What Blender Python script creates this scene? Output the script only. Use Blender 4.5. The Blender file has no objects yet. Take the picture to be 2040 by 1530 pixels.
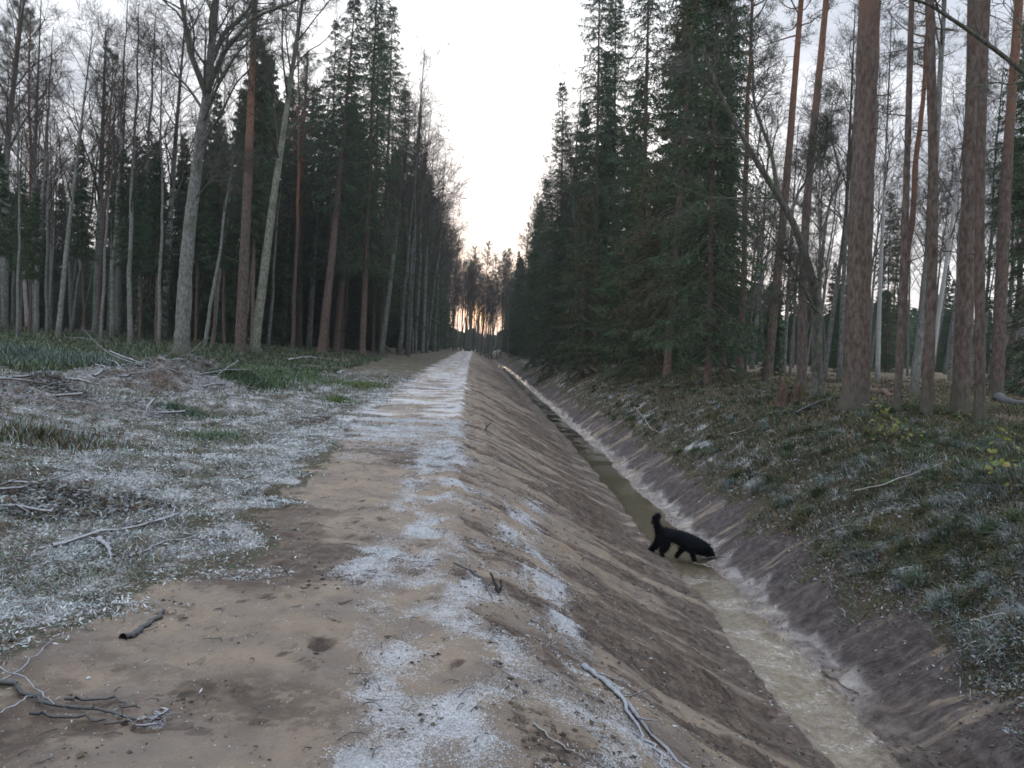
import bpy, math, random
import numpy as np
from mathutils import Vector, Matrix, Quaternion

S = bpy.context.scene
COL = S.collection
PI = math.pi

# ------------------------------------------------------------------ camera
F = 1541.0            # focal length in photo pixels (2040 x 1530)
EYE = np.array([0.0, 0.0, 1.6])
def _n(v): return v / np.linalg.norm(v)
ROLL = math.radians(2.6)
cy_ = _n(np.array([-75.0, 80.0, -F]))
cz_ = np.array([math.sin(ROLL), math.cos(ROLL), 0.0]); cz_ = _n(cz_ - cz_.dot(cy_) * cy_)
cx_ = np.cross(cy_, cz_)
RWC = np.array([cx_, cy_, cz_])         # camera vector -> world vector
cam_d = bpy.data.cameras.new('camera'); cam = bpy.data.objects.new('camera', cam_d); COL.objects.link(cam)
cam_d.sensor_width = 36; cam_d.lens = 36 * F / 2040; cam_d.clip_start = 0.05; cam_d.clip_end = 4000
m4 = Matrix.Identity(4)
for i in range(3):
    for j in range(3): m4[i][j] = float(RWC[i, j])
m4.translation = Vector(EYE); cam.matrix_world = m4
S.camera = cam
def ray(px, py): return RWC @ np.array([px - 1020.0, 765.0 - py, -F])
def at_y(px, py, Y):
    d = ray(px, py); return EYE + d * (Y / d[1])

# ------------------------------------------------------------------ light
SUN_EL, SUN_AZ = math.radians(2.3), math.radians(0.3)       # low sun straight down the ditch (+Y)
w = bpy.data.worlds.new('World'); S.world = w; w.use_nodes = True
nt = w.node_tree; nt.nodes.clear()
class G:
    """tiny node graph helper"""
    def __init__(s, nt): s.t = nt
    def n(s, typ, ins=None, **kw):
        nd = s.t.nodes.new(typ)
        for k, v in kw.items(): setattr(nd, k, v)
        if ins:
            for k, v in ins.items():
                sock = nd.inputs[k]
                if hasattr(v, 'links') or isinstance(v, bpy.types.NodeSocket): s.t.links.new(v, sock)
                else: sock.default_value = v
        return nd
    def math(s, op, a, b=0.0, c=None, clamp=False):
        d = {0: a, 1: b}
        if c is not None: d[2] = c
        return s.n('ShaderNodeMath', d, operation=op, use_clamp=clamp).outputs[0]
    def mix(s, f, a, b, mode='MIX'):
        nd = s.n('ShaderNodeMix', None, data_type='RGBA', blend_type=mode)
        for k, v in ((0, f), (6, a), (7, b)):
            if isinstance(v, bpy.types.NodeSocket): s.t.links.new(v, nd.inputs[k])
            else: nd.inputs[k].default_value = v if k == 0 else (tuple(v) + (1.0,))[:4]
        return nd.outputs[2]
    def rng(s, v, a, b, c=0.0, d=1.0, smooth=True):
        return s.n('ShaderNodeMapRange', {0: v, 1: a, 2: b, 3: c, 4: d}, interpolation_type='SMOOTHSTEP' if smooth else 'LINEAR').outputs[0]
    def noise(s, vec, scale, detail=4.0, rough=0.55, out=0, dist=0.0):
        return s.n('ShaderNodeTexNoise', {'Vector': vec, 'Scale': scale, 'Detail': detail, 'Roughness': rough, 'Distortion': dist}).outputs[out]
g = G(nt)
tc = g.n('ShaderNodeTexCoord').outputs['Generated']
sep = g.n('ShaderNodeSeparateXYZ', {0: tc})
sdir = (math.sin(SUN_AZ) * math.cos(SUN_EL), math.cos(SUN_AZ) * math.cos(SUN_EL), math.sin(SUN_EL))
dot = g.n('ShaderNodeVectorMath', {0: tc, 1: sdir}, operation='DOT_PRODUCT').outputs['Value']
sky = g.n('ShaderNodeTexSky', None, sky_type='NISHITA', sun_disc=False, sun_elevation=SUN_EL, sun_rotation=SUN_AZ)
sky.dust_density = 2.0
warp = g.n('ShaderNodeVectorMath', {0: tc, 1: (1.0, 1.0, 2.6)}, operation='MULTIPLY').outputs[0]
cl = g.noise(warp, 3.2, 5.0, 0.55)
cl = g.rng(cl, 0.42, 0.60)
side = g.rng(dot, 0.99, 0.86)                      # clouds show away from the bright gap
cloudy = g.mix(g.math('MULTIPLY', cl, side), (0.80, 0.83, 0.89), (0.44, 0.475, 0.54))
bright = g.mix(g.rng(dot, 0.88, 0.99), cloudy, (1.25, 1.24, 1.25))
zen = g.mix(g.rng(sep.outputs[2], 0.30, 0.9), bright, (1.22, 1.36, 1.58))
low = g.mix(g.math('MULTIPLY', g.rng(sep.outputs[2], 0.20, 0.02), g.rng(dot, 0.75, 1.0)), zen, (0.98, 0.90, 0.86))
glow = g.math('POWER', g.math('MAXIMUM', dot, 0.0), 11000.0)
gl = g.mix(glow, (0, 0, 0), (5.0, 2.7, 1.0))
tot = g.mix(1.0, low, gl, 'ADD')
nis = g.mix(0.02, (0, 0, 0), sky.outputs[0])
tot = g.mix(1.0, tot, nis, 'ADD')
bg = g.n('ShaderNodeBackground', {0: tot, 1: 1.0})
out = g.n('ShaderNodeOutputWorld', {0: bg.outputs[0]})
w.cycles.sampling_method = 'MANUAL'; w.cycles.sample_map_resolution = 1024
sl = bpy.data.lights.new('sun', 'SUN'); sl.energy = 0.5; sl.angle = math.radians(10); sl.color = (1.0, 0.78, 0.55)
so = bpy.data.objects.new('sun', sl); COL.objects.link(so)
so.rotation_euler = Vector(sdir).to_track_quat('Z', 'Y').to_euler()
S.view_settings.view_transform = 'Standard'; S.view_settings.look = 'None'
S.view_settings.exposure = 0.52; S.view_settings.gamma = 1.0
S.cycles.max_bounces = 6; S.cycles.diffuse_bounces = 3; S.cycles.glossy_bounces = 3
S.cycles.transparent_max_bounces = 8; S.cycles.caustics_reflective = False; S.cycles.caustics_refractive = False
S.cycles.filter_width = 1.7

# ------------------------------------------------------------------ helpers
def tag(o, label=None, cat=None, group=None, kind=None):
    if label: o['label'] = label
    if cat: o['category'] = cat
    if group: o['group'] = group
    if kind: o['kind'] = kind
    return o
def link(o, parent=None):
    COL.objects.link(o)
    if parent: o.parent = parent
    return o
def empty(name, loc=(0, 0, 0)):
    o = bpy.data.objects.new(name, None); o.empty_display_size = 0.2; o.location = loc; return link(o)
class MB:
    def __init__(s): s.V = []; s.Q = []; s.T = []; s.C = []; s.n = 0
    def add(s, V, Q=None, T=None, C=None):
        V = np.asarray(V, float).reshape(-1, 3)
        if Q is not None and len(Q): s.Q.append(np.asarray(Q, int).reshape(-1, 4) + s.n)
        if T is not None and len(T): s.T.append(np.asarray(T, int).reshape(-1, 3) + s.n)
        s.V.append(V)
        if C is not None:
            C = np.asarray(C, float)
            s.C.append(np.broadcast_to(C, (len(V), 3)) if C.ndim == 1 else C)
        s.n += len(V)
    def mesh(s, name, mat, smooth=True):
        V = np.concatenate(s.V)
        Q = np.concatenate(s.Q) if s.Q else np.zeros((0, 4), int)
        T = np.concatenate(s.T) if s.T else np.zeros((0, 3), int)
        me = bpy.data.meshes.new(name)
        me.vertices.add(len(V)); me.vertices.foreach_set('co', V.astype(np.float32).ravel())
        me.loops.add(Q.size + T.size)
        me.loops.foreach_set('vertex_index', np.concatenate([Q.ravel(), T.ravel()]).astype(np.int32))
        me.polygons.add(len(Q) + len(T))
        st = np.concatenate([np.arange(len(Q)) * 4, Q.size + np.arange(len(T)) * 3]).astype(np.int32)
        me.polygons.foreach_set('loop_start', st)
        me.update(calc_edges=True)
        me.polygons.foreach_set('use_smooth', np.full(len(Q) + len(T), smooth))
        if s.C:
            C = np.concatenate(s.C); a = me.color_attributes.new('tint', 'FLOAT_COLOR', 'POINT')
            a.data.foreach_set('color', np.concatenate([C, np.ones((len(C), 1))], 1).astype(np.float32).ravel())
        if mat: me.materials.append(mat)
        return me
    def obj(s, name, mat, parent=None, smooth=True):
        return link(bpy.data.objects.new(name, s.mesh(name, mat, smooth)), parent)

# ---- 2-D gradient noise
_pr = np.random.RandomState(7); PERM = np.tile(_pr.permutation(512), 3)
_ga = _pr.rand(512) * 2 * PI; GX, GY = np.cos(_ga), np.sin(_ga)
def per(x, y, seed=0):
    x = np.asarray(x, float) + seed * 17.31; y = np.asarray(y, float) - seed * 9.73
    xi = np.floor(x).astype(int); yi = np.floor(y).astype(int); fx = x - xi; fy = y - yi
    u = fx * fx * fx * (fx * (fx * 6 - 15) + 10); v = fy * fy * fy * (fy * (fy * 6 - 15) + 10)
    def gr(a, b, dx, dy):
        h = PERM[PERM[a & 511] + (b & 511)]; return GX[h] * dx + GY[h] * dy
    n00 = gr(xi, yi, fx, fy); n10 = gr(xi + 1, yi, fx - 1, fy)
    n01 = gr(xi, yi + 1, fx, fy - 1); n11 = gr(xi + 1, yi + 1, fx - 1, fy - 1)
    return (n00 * (1 - u) + n10 * u) * (1 - v) + (n01 * (1 - u) + n11 * u) * v
def fbm(x, y, o=4, seed=0, g=0.5):
    s = 0; a = 1.0; f = 1.0
    for k in range(o): s = s + a * per(x * f, y * f, seed + k * 3); a *= g; f *= 2.03
    return s
def sst(a, b, x): t = np.clip((x - a) / (b - a), 0, 1); return t * t * (3 - 2 * t)

# ------------------------------------------------------------------ the lie of the land
def crest(y): return np.interp(y, [-5, 2, 3, 5, 11, 21, 60, 350], [.5, .4, .3, -.02, -.08, -.2, -.3, -.3]) + .10 * per(y * .8, 0 * y, 4) + .05 * per(y * 2.3, 0 * y, 5)
def dctr(y): return np.interp(y, [-5, 2, 6, 11, 24, 60, 116, 345, 600], [3.0, 3.15, 3.28, 3.45, 3.75, 4.0, 4.2, 3.7, 3.5]) + .09 * per(y * .5, 0 * y, 8) + .04 * per(y * 2.2, 0 * y, 12)
def dhw(y): return np.interp(y, [0, 5, 10, 24, 100], [.25, .26, .31, .34, .36]) + .14 * per(y * .8, 0 * y, 9) + .06 * per(y * 3.1, 0 * y, 10)
WATER = -1.60
def land(x, y, fine=True):
    x = np.asarray(x, float); y = np.asarray(y, float)
    xc, c, h = crest(y), dctr(y), dhw(y)
    lw, rw = c - h, c + h
    dl = xc - x
    zl = np.interp(dl, [0, .5, 1.5, 3, 5, 8, 10, 14, 30, 80], [0, .02, .0, .02, .12, .33, .47, .68, 1.0, 1.2])
    s = (x - xc) / (lw - xc)
    zs = np.interp(s, [0, .12, .3, .6, .9, 1.0], [0, -.12, -.42, -.97, -1.47, -1.60])
    b = np.clip(np.abs(x - c) / h, 0, 1); zb = -1.60 - .085 * (1 - b ** 2)
    dr = x - rw
    zr = np.interp(dr, [0, .25, .6, 1.2, 2, 3, 4, 5, 9, 40, 90], [-1.6, -1.50, -1.2, -.72, -.22, .16, .42, .55, .66, .8, 1.0])
    z = np.where(dl > 0, zl, np.where(x < lw, zs, np.where(x < rw, zb, zr)))
    # broad undulation
    z = z + sst(0, .2, s) * sst(1.0, .85, s) * (dl <= 0) * .07 * fbm(x * 1.1, y * .8, 3, 95) + sst(0, .3, dr) * sst(3, 1.5, dr) * .09 * fbm(x * 1.1, y * .9, 3, 96)
    lf = sst(.8, 5, dl); rf = sst(1.2, 4, dr); sl_ = sst(0, .12, s) * sst(1.0, .93, s) * (dl <= 0); rs = sst(.02, .25, dr) * sst(2.6, 1.2, dr)
    z = z + .16 * fbm(x * .23, y * .23, 3, 11) * np.maximum(lf, rf) * 1.4
    z = z + .07 * fbm(x * .9, y * .9, 3, 13) * np.maximum(lf, rf) + .03 * fbm(x * .8, y * .5, 3, 14) * (1 - np.maximum(lf, rf)) * (dl > .1)
    if fine:
        q = y - .30 * x
        st1 = fbm(q * 1.1 + .5 * per(x * .7, y * .5, 99), x * .5, 4, 21); st2 = per(q * 6.0, x * .7, 23)
        z = z + sl_ * (.075 * st1 + .030 * st2 - .07 * sst(.28, .5, np.abs(per(q * 2.2, x * .3, 25))))
        q2 = y + .35 * x
        z = z + rs * (.12 * fbm(q2 * 1.3, x * .35, 3, 27) + .05 * per(q2 * 4.2, x * .6, 29))
        # lumps, clods and ruts
        veg = np.maximum(sst(1.3, 2.4, dl + .5 * per(x * .9, y * .9, 31)), sst(.8, 1.6, dr))
        z = z + veg * (.035 * fbm(x * 3.3, y * 3.3, 3, 33) + .012 * per(x * 14, y * 14, 35))
        bare = 1 - veg
        z = z + bare * (np.abs(x - c) > h) * ((.010 + .012 * (dl < 0)) * fbm(x * 5, y * 5, 4, 37) + .005 * per(x * 22, y * 22, 39))
        z = z - (dl > -.1) * bare * .022 * sst(.36, .50, per(x * 3.4, y * 3.0, 90)) * sst(-.2, .1, per(x * .8, y * .8, 91))
        z = z - rs * .10 * sst(.30, .46, per(q2 * 2.1, x * .45, 92)) + rs * .05 * sst(.2, .45, per(q2 * 3.1, x * .8, 93))
        # broken crest lip and cross ridges in the sand
        lip = np.exp(-((dl - .12) / .10) ** 2)
        z = z + lip * (.035 + .03 * per(x * 5, y * 3.2, 41))
        rid = per((y + .55 * x) * 1.7, x * .35, 43)
        z = z + (dl > 0) * sst(2.6, .4, dl) * .022 * np.exp(-(rid / .06) ** 2) * sst(4, 7, y)
        sc_ = fbm((y + .5 * x) * 2.6, (x - .5 * y) * .7, 3, 97); z = z + (dl > -.2) * bare * .020 * sst(-.05, .08, sc_) + (dl > -.2) * bare * .012 * sst(.2, .27, fbm(x * 2.1, y * 2.1, 3, 98))
        # a few deep ruts in the frosty ground
        for (rx, ry, ra, rl, rwid, dep) in ((-4.4, 7.4, .1, .9, .12, .13), (-2.0, 7.7, .3, .35, .10, .09), (-3.0, 5.0, .7, .5, .1, .08), (-6.5, 12, .1, 1.1, .2, .14)):
            u = (x - rx) * math.cos(ra) + (y - ry) * math.sin(ra); v = -(x - rx) * math.sin(ra) + (y - ry) * math.cos(ra)
            z = z - dep * np.exp(-(u / rl) ** 4 - (v / rwid) ** 2)
    return z
def hit(px, py):
    """ground point seen at photo pixel"""
    d = ray(px, py); d = d / np.linalg.norm(d)
    t = np.geomspace(2, 500, 6000); P = EYE + d * t[:, None]
    k = np.argmax(P[:, 2] < land(P[:, 0], P[:, 1], False)); return P[k]
def ground_z(x, y): return float(land(np.array([x]), np.array([y]))[0])

# ------------------------------------------------------------------ materials
def mat(name, fn, bump=True):
    m = bpy.data.materials.new(name); m.use_nodes = True; t = m.node_tree; t.nodes.clear()
    k = G(t); p = k.n('ShaderNodeBsdfPrincipled'); o = k.n('ShaderNodeOutputMaterial', {0: p.outputs[0]})
    fn(k, p, o); return m
def setp(k, p, **kw):
    for a, v in kw.items():
        nm = {'col': 'Base Color', 'rough': 'Roughness', 'spec': 'Specular IOR Level', 'nor': 'Normal'}[a]
        if isinstance(v, bpy.types.NodeSocket): k.t.links.new(v, p.inputs[nm])
        else: p.inputs[nm].default_value = v if not isinstance(v, tuple) else (tuple(v) + (1.0,))[:4]
def bumpn(k, h, strength, dist): return k.n('ShaderNodeBump', {'Height': h, 'Strength': strength, 'Distance': dist}).outputs[0]

def ground_mat(k, p, o):
    P = k.n('ShaderNodeTexCoord').outputs['Object']
    at = k.n('ShaderNodeAttribute', None, attribute_name='tint').outputs['Color']
    at2 = k.n('ShaderNodeAttribute', None, attribute_name='wet').outputs['Fac']
    sp = k.n('ShaderNodeSeparateColor', {0: at}); frost, dark, veg = sp.outputs[0], sp.outputs[1], sp.outputs[2]
    px_ = k.n('ShaderNodeSeparateXYZ', {0: P}); sg = k.rng(px_.outputs[0], 3.2, 3.8, -.30, .35)
    qq = k.math('ADD', px_.outputs[1], k.math('MULTIPLY', px_.outputs[0], sg))
    QV = k.n('ShaderNodeCombineXYZ', {0: k.math('MULTIPLY', px_.outputs[0], .16), 1: qq}).outputs[0]
    s1 = k.noise(QV, 5.5, 5, .62); s2 = k.noise(QV, 22, 4, .6)
    tn = k.n('ShaderNodeSeparateXYZ', {0: k.n('ShaderNodeNewGeometry').outputs['True Normal']}).outputs[2]
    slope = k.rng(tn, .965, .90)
    n1 = k.noise(P, 2.2, 6, .6); n2 = k.noise(P, 9, 6, .65); n3 = k.noise(P, 55, 5, .7); n4 = k.noise(P, 170, 3, .7)
    sand = k.mix(k.rng(n1, .35, .65), (.285, .222, .165), (.200, .165, .138))
    sand = k.mix(k.math('MULTIPLY', k.rng(n2, .5, .75), .6), sand, (.32, .25, .185))
    mud = k.mix(k.rng(n2, .35, .68), (.060, .043, .034), (.175, .130, .100))
    rb_ = k.rng(px_.outputs[0], 3.4, 4.2)
    mud = k.mix(rb_, mud, k.mix(k.rng(n2, .35, .68), (.055, .043, .042), (.135, .112, .108)))
    mud = k.mix(k.math('MULTIPLY', k.rng(n3, .52, .72), .6), mud, (.04, .032, .03))
    d = k.math('ADD', dark, k.math('MULTIPLY', k.math('SUBTRACT', n2, .5), 1.1))
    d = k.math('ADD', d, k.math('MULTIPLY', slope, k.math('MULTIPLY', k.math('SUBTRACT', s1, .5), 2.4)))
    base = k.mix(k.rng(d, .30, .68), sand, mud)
    base = k.mix(k.math('MULTIPLY', slope, k.rng(k.math('ADD', s2, k.math('MULTIPLY', s1, .6)), .88, 1.06, 0, .85)), base, (.038, .030, .027))  # dark root-like streaks on the slopes: furrow shadow put into the colour
    bed = k.mix(k.rng(n2, .35, .65), (.38, .345, .285), (.22, .19, .15))
    bed = k.mix(k.rng(px_.outputs[1], 9.8, 12.5), bed, (.165, .145, .105))
    base = k.mix(k.rng(px_.outputs[2], -1.60, -1.625), base, bed)
    lit = k.mix(k.rng(n2, .38, .62), (.070, .048, .034), (.045, .055, .026))
    lit = k.mix(k.rng(n3, .45, .72), lit, (.16, .115, .075))
    vv = k.math('ADD', veg, k.math('MULTIPLY', k.math('SUBTRACT', n2, .5), .9))
    lit = k.mix(k.math('MULTIPLY', k.rng(px_.outputs[0], 8.5, 12), k.rng(n1, .42, .60)), lit, (.20, .15, .095))
    base = k.mix(k.rng(vv, .35, .62), base, lit)
    speck = k.math('MULTIPLY', k.rng(k.noise(P, 30, 4, .7), .62, .72), .85)      # crumbs and small clods
    base = k.mix(speck, base, (.05, .037, .03))
    fm = k.math('ADD', frost, k.math('MULTIPLY', k.math('SUBTRACT', n3, .5), 1.5))
    fm = k.math('ADD', fm, k.math('MULTIPLY', k.math('SUBTRACT', n4, .5), 1.1))
    fm = k.math('ADD', fm, k.math('MULTIPLY', k.math('SUBTRACT', n2, .5), .7))
    fm = k.rng(fm, .42, .92)
    fm = k.math('MULTIPLY', fm, k.rng(n3, .3, .7, .55, .9))
    base = k.mix(fm, base, (.60, .61, .635))
    rough = k.math('SUBTRACT', .85, k.math('MULTIPLY', at2, k.rng(n2, .3, .65, .62, .35)))
    rough = k.math('MAXIMUM', rough, k.math('MULTIPLY', fm, .7))
    sh = k.math('MULTIPLY', slope, k.math('ADD', k.math('MULTIPLY', s1, 1.6), k.math('MULTIPLY', s2, .6)))
    h = k.math('ADD', k.math('SUBTRACT', k.math('MULTIPLY', n2, .8), sh), k.math('ADD', k.math('MULTIPLY', n3, .35), k.math('MULTIPLY', n4, .16)))
    rough = k.math('MAXIMUM', rough, .22)
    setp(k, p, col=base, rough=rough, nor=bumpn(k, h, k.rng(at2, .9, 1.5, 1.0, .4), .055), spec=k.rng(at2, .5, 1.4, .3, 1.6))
    h = h
M = {}
M['ground'] = mat('ground', ground_mat)
def tintmat(rough=.7, trans=.0, dirt=.25, scale=6):
    def f(k, p, o):
        at = k.n('ShaderNodeAttribute', None, attribute_name='tint').outputs['Color']
        P = k.n('ShaderNodeTexCoord').outputs['Object']
        n = k.noise(P, scale, 3, .6)
        c = k.mix(k.rng(n, .35, .7), at, k.mix(1.0, at, (1 - dirt * 1.5,) * 3, 'MULTIPLY'))
        setp(k, p, col=c, rough=rough, spec=.25)
        if trans:
            tr = k.n('ShaderNodeBsdfTranslucent', {0: c}); ms = k.n('ShaderNodeMixShader', {0: trans, 1: p.outputs[0], 2: tr.outputs[0]})
            k.t.links.new(ms.outputs[0], o.inputs[0])
    return f
M['blades'] = mat('grass_blades', tintmat(.75, .2))
M['litter'] = mat('leaf_litter', tintmat(.8, .1))
M['leaf'] = mat('sapling_leaf', tintmat(.6, .35))
def bark(c1, c2, c3=None, hz=None, scale=9.0, moss=0.0, vstretch=.25, frost=0.0):
    """c1/c2 mottled bark; c3 = upper trunk colour reached between heights hz"""
    def f(k, p, o):
        P = k.n('ShaderNodeTexCoord').outputs['Object']
        rnd = k.n('ShaderNodeObjectInfo').outputs['Random']
        V = k.n('ShaderNodeVectorMath', {0: P, 1: (1, 1, vstretch)}, operation='MULTIPLY').outputs[0]
        n = k.noise(V, scale, 6, .65); nb = k.noise(P, 1.7, 4, .6)
        c = k.mix(k.rng(n, .36, .64), c1, c2)
        if c3:
            z = k.n('ShaderNodeSeparateXYZ', {0: P}).outputs[2]
            zz = k.math('ADD', z, k.math('MULTIPLY', k.math('SUBTRACT', nb, .5), 6.0))
            up = k.mix(k.rng(n, .4, .7), c3, tuple(v * .55 for v in c3))
            c = k.mix(k.rng(zz, hz[0], hz[1]), c, up)
        if c3:
            z0_ = k.math('ADD', k.n('ShaderNodeSeparateXYZ', {0: P}).outputs[2], k.math('MULTIPLY', nb, -1.6))
            c = k.mix(k.rng(z0_, .5, -.8, 0, .7), c, (.085, .088, .068))
        if moss:
            c = k.mix(k.math('MULTIPLY', k.rng(nb, .48, .66), moss), c, (.075, .10, .05))
        if frost:
            nz = k.n('ShaderNodeSeparateXYZ', {0: k.n('ShaderNodeNewGeometry').outputs['Normal']}).outputs[2]
            fz = k.math('MULTIPLY', k.rng(k.math('ADD', nz, k.math('MULTIPLY', k.noise(P, 60, 3), .8)), .35, .9), frost)
            c = k.mix(fz, c, (.6, .64, .72))
        c = k.mix(k.math('MULTIPLY', rnd, .35), c, k.mix(1.0, c, (.55, .55, .58), 'MULTIPLY'))
        setp(k, p, col=c, rough=.9, spec=.15, nor=bumpn(k, n, .9, .04))
    return f
M['pine_bark'] = mat('pine_bark', bark((.080, .060, .050), (.165, .130, .112), (.25, .135, .09), (6.5, 12), 15, 0, .38))
M['spruce_bark'] = mat('spruce_bark', bark((.10, .068, .058), (.20, .145, .125), None, None, 14, .15, .6))
M['grey_bark'] = mat('grey_bark', bark((.115, .115, .105), (.25, .255, .24), (.075, .065, .06), (9, 16), 13, .45, .5))
M['green_bark'] = mat('green_bark', bark((.15, .155, .12), (.30, .31, .25), (.10, .09, .075), (10, 18), 13, .5, .5))
M['twig'] = mat('twig_bark', bark((.060, .048, .042), (.105, .085, .075), None, None, 8, .25, 1))
M['oak'] = mat('oak_bark', bark((.065, .062, .055), (.15, .145, .125), None, None, 12, .6, .5))
M['birch'] = mat('birch_bark', bark((.50, .50, .49), (.42, .42, .41), (.10, .07, .06), (9, 14), 5, .0, 3))
M['frost_bark'] = mat('frosted_bark', bark((.07, .058, .05), (.17, .14, .12), None, None, 20, .2, 1, .5))
M['dark_bark'] = mat('wet_dark_bark', bark((.030, .028, .026), (.065, .058, .05), None, None, 20, .1, 1, .12))
M['straw_bark'] = mat('pale_stick_bark', bark((.20, .17, .13), (.34, .29, .22), None, None, 20, .1, 1, .3))
def foliage(c1, c2, c3, brown=0.0):
    def f(k, p, o):
        P = k.n('ShaderNodeTexCoord').outputs['Object']; rnd = k.n('ShaderNodeObjectInfo').outputs['Random']
        n = k.noise(P, .9, 4, .6); n2 = k.noise(P, 14, 2, .6)
        c = k.mix(k.rng(n, .38, .62), c1, c2); c = k.mix(k.rng(n2, .5, .75), c, c3)
        if brown: c = k.mix(k.math('MULTIPLY', k.rng(k.noise(P, .55, 3, .5), .45, .62), brown), c, (.14, .098, .056))
        c = k.mix(k.math('MULTIPLY', rnd, .35), c, (.035, .058, .050))
        setp(k, p, col=c, rough=.65, spec=.25)
        tr = k.n('ShaderNodeBsdfTranslucent', {0: c}); ms = k.n('ShaderNodeMixShader', {0: .25, 1: p.outputs[0], 2: tr.outputs[0]})
        k.t.links.new(ms.outputs[0], o.inputs[0])
    return f
M['needles'] = mat('spruce_needles', foliage((.058, .100, .056), (.080, .13, .062), (.12, .165, .075)))
M['needles_brown'] = mat('browning_spruce_needles', foliage((.070, .105, .055), (.10, .13, .062), (.15, .16, .07), .85))
M['needles_pine'] = mat('pine_needles', foliage((.050, .088, .062), (.065, .11, .072), (.10, .14, .085)))
def water_f(k, p, o):
    P = k.n('ShaderNodeTexCoord').outputs['Object']
    V = k.n('ShaderNodeVectorMath', {0: P, 1: (1.3, 1, 1)}, operation='MULTIPLY').outputs[0]
    y = k.n('ShaderNodeSeparateXYZ', {0: P}).outputs[1]
    riff = k.math('MULTIPLY', k.rng(y, 11.2, 9.8, .06, 1.0), k.rng(k.noise(P, 1.1, 2), .4, .6, .2, 1.0))
    h = k.math('ADD', k.noise(V, 13, 3, .6, dist=.8), k.math('MULTIPLY', k.noise(V, 45, 2, .5), .35))
    nb = k.n('ShaderNodeBump', {'Height': h, 'Strength': k.math('MULTIPLY', riff, .9), 'Distance': .35}).outputs[0]
    fr = k.n('ShaderNodeFresnel', {'IOR': 1.36, 'Normal': nb}).outputs[0]
    gl = k.n('ShaderNodeBsdfGlossy', {'Color': (1, 1, 1, 1), 'Roughness': .04, 'Normal': nb})
    tr = k.n('ShaderNodeBsdfTransparent', {0: (.94, .90, .83, 1)})
    bf = k.n('ShaderNodeNewGeometry').outputs['Backfacing']
    fac = k.math('ADD', k.math('MULTIPLY', fr, 1.8), k.math('MULTIPLY', riff, k.rng(k.noise(V, 26, 3, .6), .48, .66, .0, .65)))
    fac = k.math('MULTIPLY', k.math('MINIMUM', fac, 1.0), k.math('SUBTRACT', 1.0, bf))
    ms = k.n('ShaderNodeMixShader', {0: fac, 1: tr.outputs[0], 2: gl.outputs[0]})
    k.t.links.new(ms.outputs[0], o.inputs[0])
M['water'] = mat('ditch_water', water_f)

# ------------------------------------------------------------------ the ground sheet
def spread(lo, hi, f0, f1, step, grow):
    """coordinates: constant step in [f0,f1], growing outside"""
    a = list(np.arange(f0, f1 + 1e-6, step)); s, v = step, a[-1]
    while v < hi: s *= grow; v += s; a.append(v)
    s, v = step, f0; b = []
    while v > lo: s *= grow; v -= s; b.append(v)
    return np.array(b[::-1] + a)
gx = spread(-400, 400, -5.5, 7.0, .028, 1.03)
gy = spread(-30, 460, 1.5, 11.0, .030, 1.0058)
XX, YY = np.meshgrid(gx, gy)
ZZ = land(XX, YY)
# ground colour masks (frost / dark mud / plants and litter)
xc, dc, hw = crest(YY), dctr(YY), dhw(YY)
DL = xc - XX; DR = XX - (dc + hw); SS = (XX - xc) / (dc - hw - xc)
nA = fbm(XX * .9, YY * .9, 4, 51); nB = fbm(XX * 2.6, YY * 2.0, 4, 53); nC = fbm(XX * .35, YY * .35, 3, 55)
vegw = np.interp(YY, [3, 4.2, 5.3, 7.4, 16, 25, 60], [2.6, 2.3, 1.45, 1.6, 1.9, 2.2, 2.4])
VEG = np.maximum(sst(-.35, .35, DL - vegw + .7 * nA + .25 * nB), sst(.55, 1.15, DR + .5 * nA))
fr_left = .62 + .55 * nB + .25 * nA
fr_left = np.where(YY > 22, fr_left * np.interp(YY, [22, 45], [1, .55]), fr_left)
lf = sst(0, .4, DL - vegw + .9 * nA) * fr_left * np.interp(DL, [0, 7, 10, 14], [1, .85, .35, .15])
lf = np.maximum(lf, sst(0.35, .75, nA + .35 * nB + .12) * (DL > .4) * sst(5.5, 3.6, YY) * .9)
crestf = np.exp(-((DL - .30 - .25 * nA) / .42) ** 2) * (.62 + 1.1 * nB + .5 * nC)
far = sst(8, 14, YY) * sst(-.1, .1, DL) * sst(3.2, 2.2, DL) * (.62 + .9 * fbm(XX * .8, YY * 1.5, 4, 57))
sl1 = ((SS > 0) & (SS < .5)) * np.exp(-((SS - .27 - .10 * per(YY * .5, 0 * YY, 61)) / .055) ** 2) * (.55 + 1.0 * nB) * sst(11, 9, YY) * 1.2 + (SS > 0) * (SS < .18) * (.25 + nB) * sst(12, 6, YY)
near = sst(6.2, 3.5, YY) * (np.abs(XX - xc) < .75) * (.40 + .95 * nB)
rfr = sst(.7, 1.3, DR) * sst(3.6, 2.2, DR) * (.30 + .8 * nB + .4 * nA)
FROST = np.clip(np.maximum.reduce([lf, np.clip(crestf, 0, 1), far, sl1, near, rfr]), 0, 1)
q = YY - .30 * XX; q2 = YY + .35 * XX
streak = fbm(q * 1.9, XX * .3, 4, 63)
DK = .18 + .5 * sst(-.05, .5, nC + .3 * nA) * (DL > 0) + .25 * sst(.4, 2.2, DL) * sst(7, 3.5, YY)
DK = DK + .30 * fbm((YY + .5 * XX) * 2.6, (XX - .5 * YY) * .7, 3, 97) * (DL > 0) + .45 * sst(.30, .45, per(XX * 3.4, YY * 3.0, 90)) * sst(-.2, .1, per(XX * .8, YY * .8, 91)) * (DL > 0)
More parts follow.
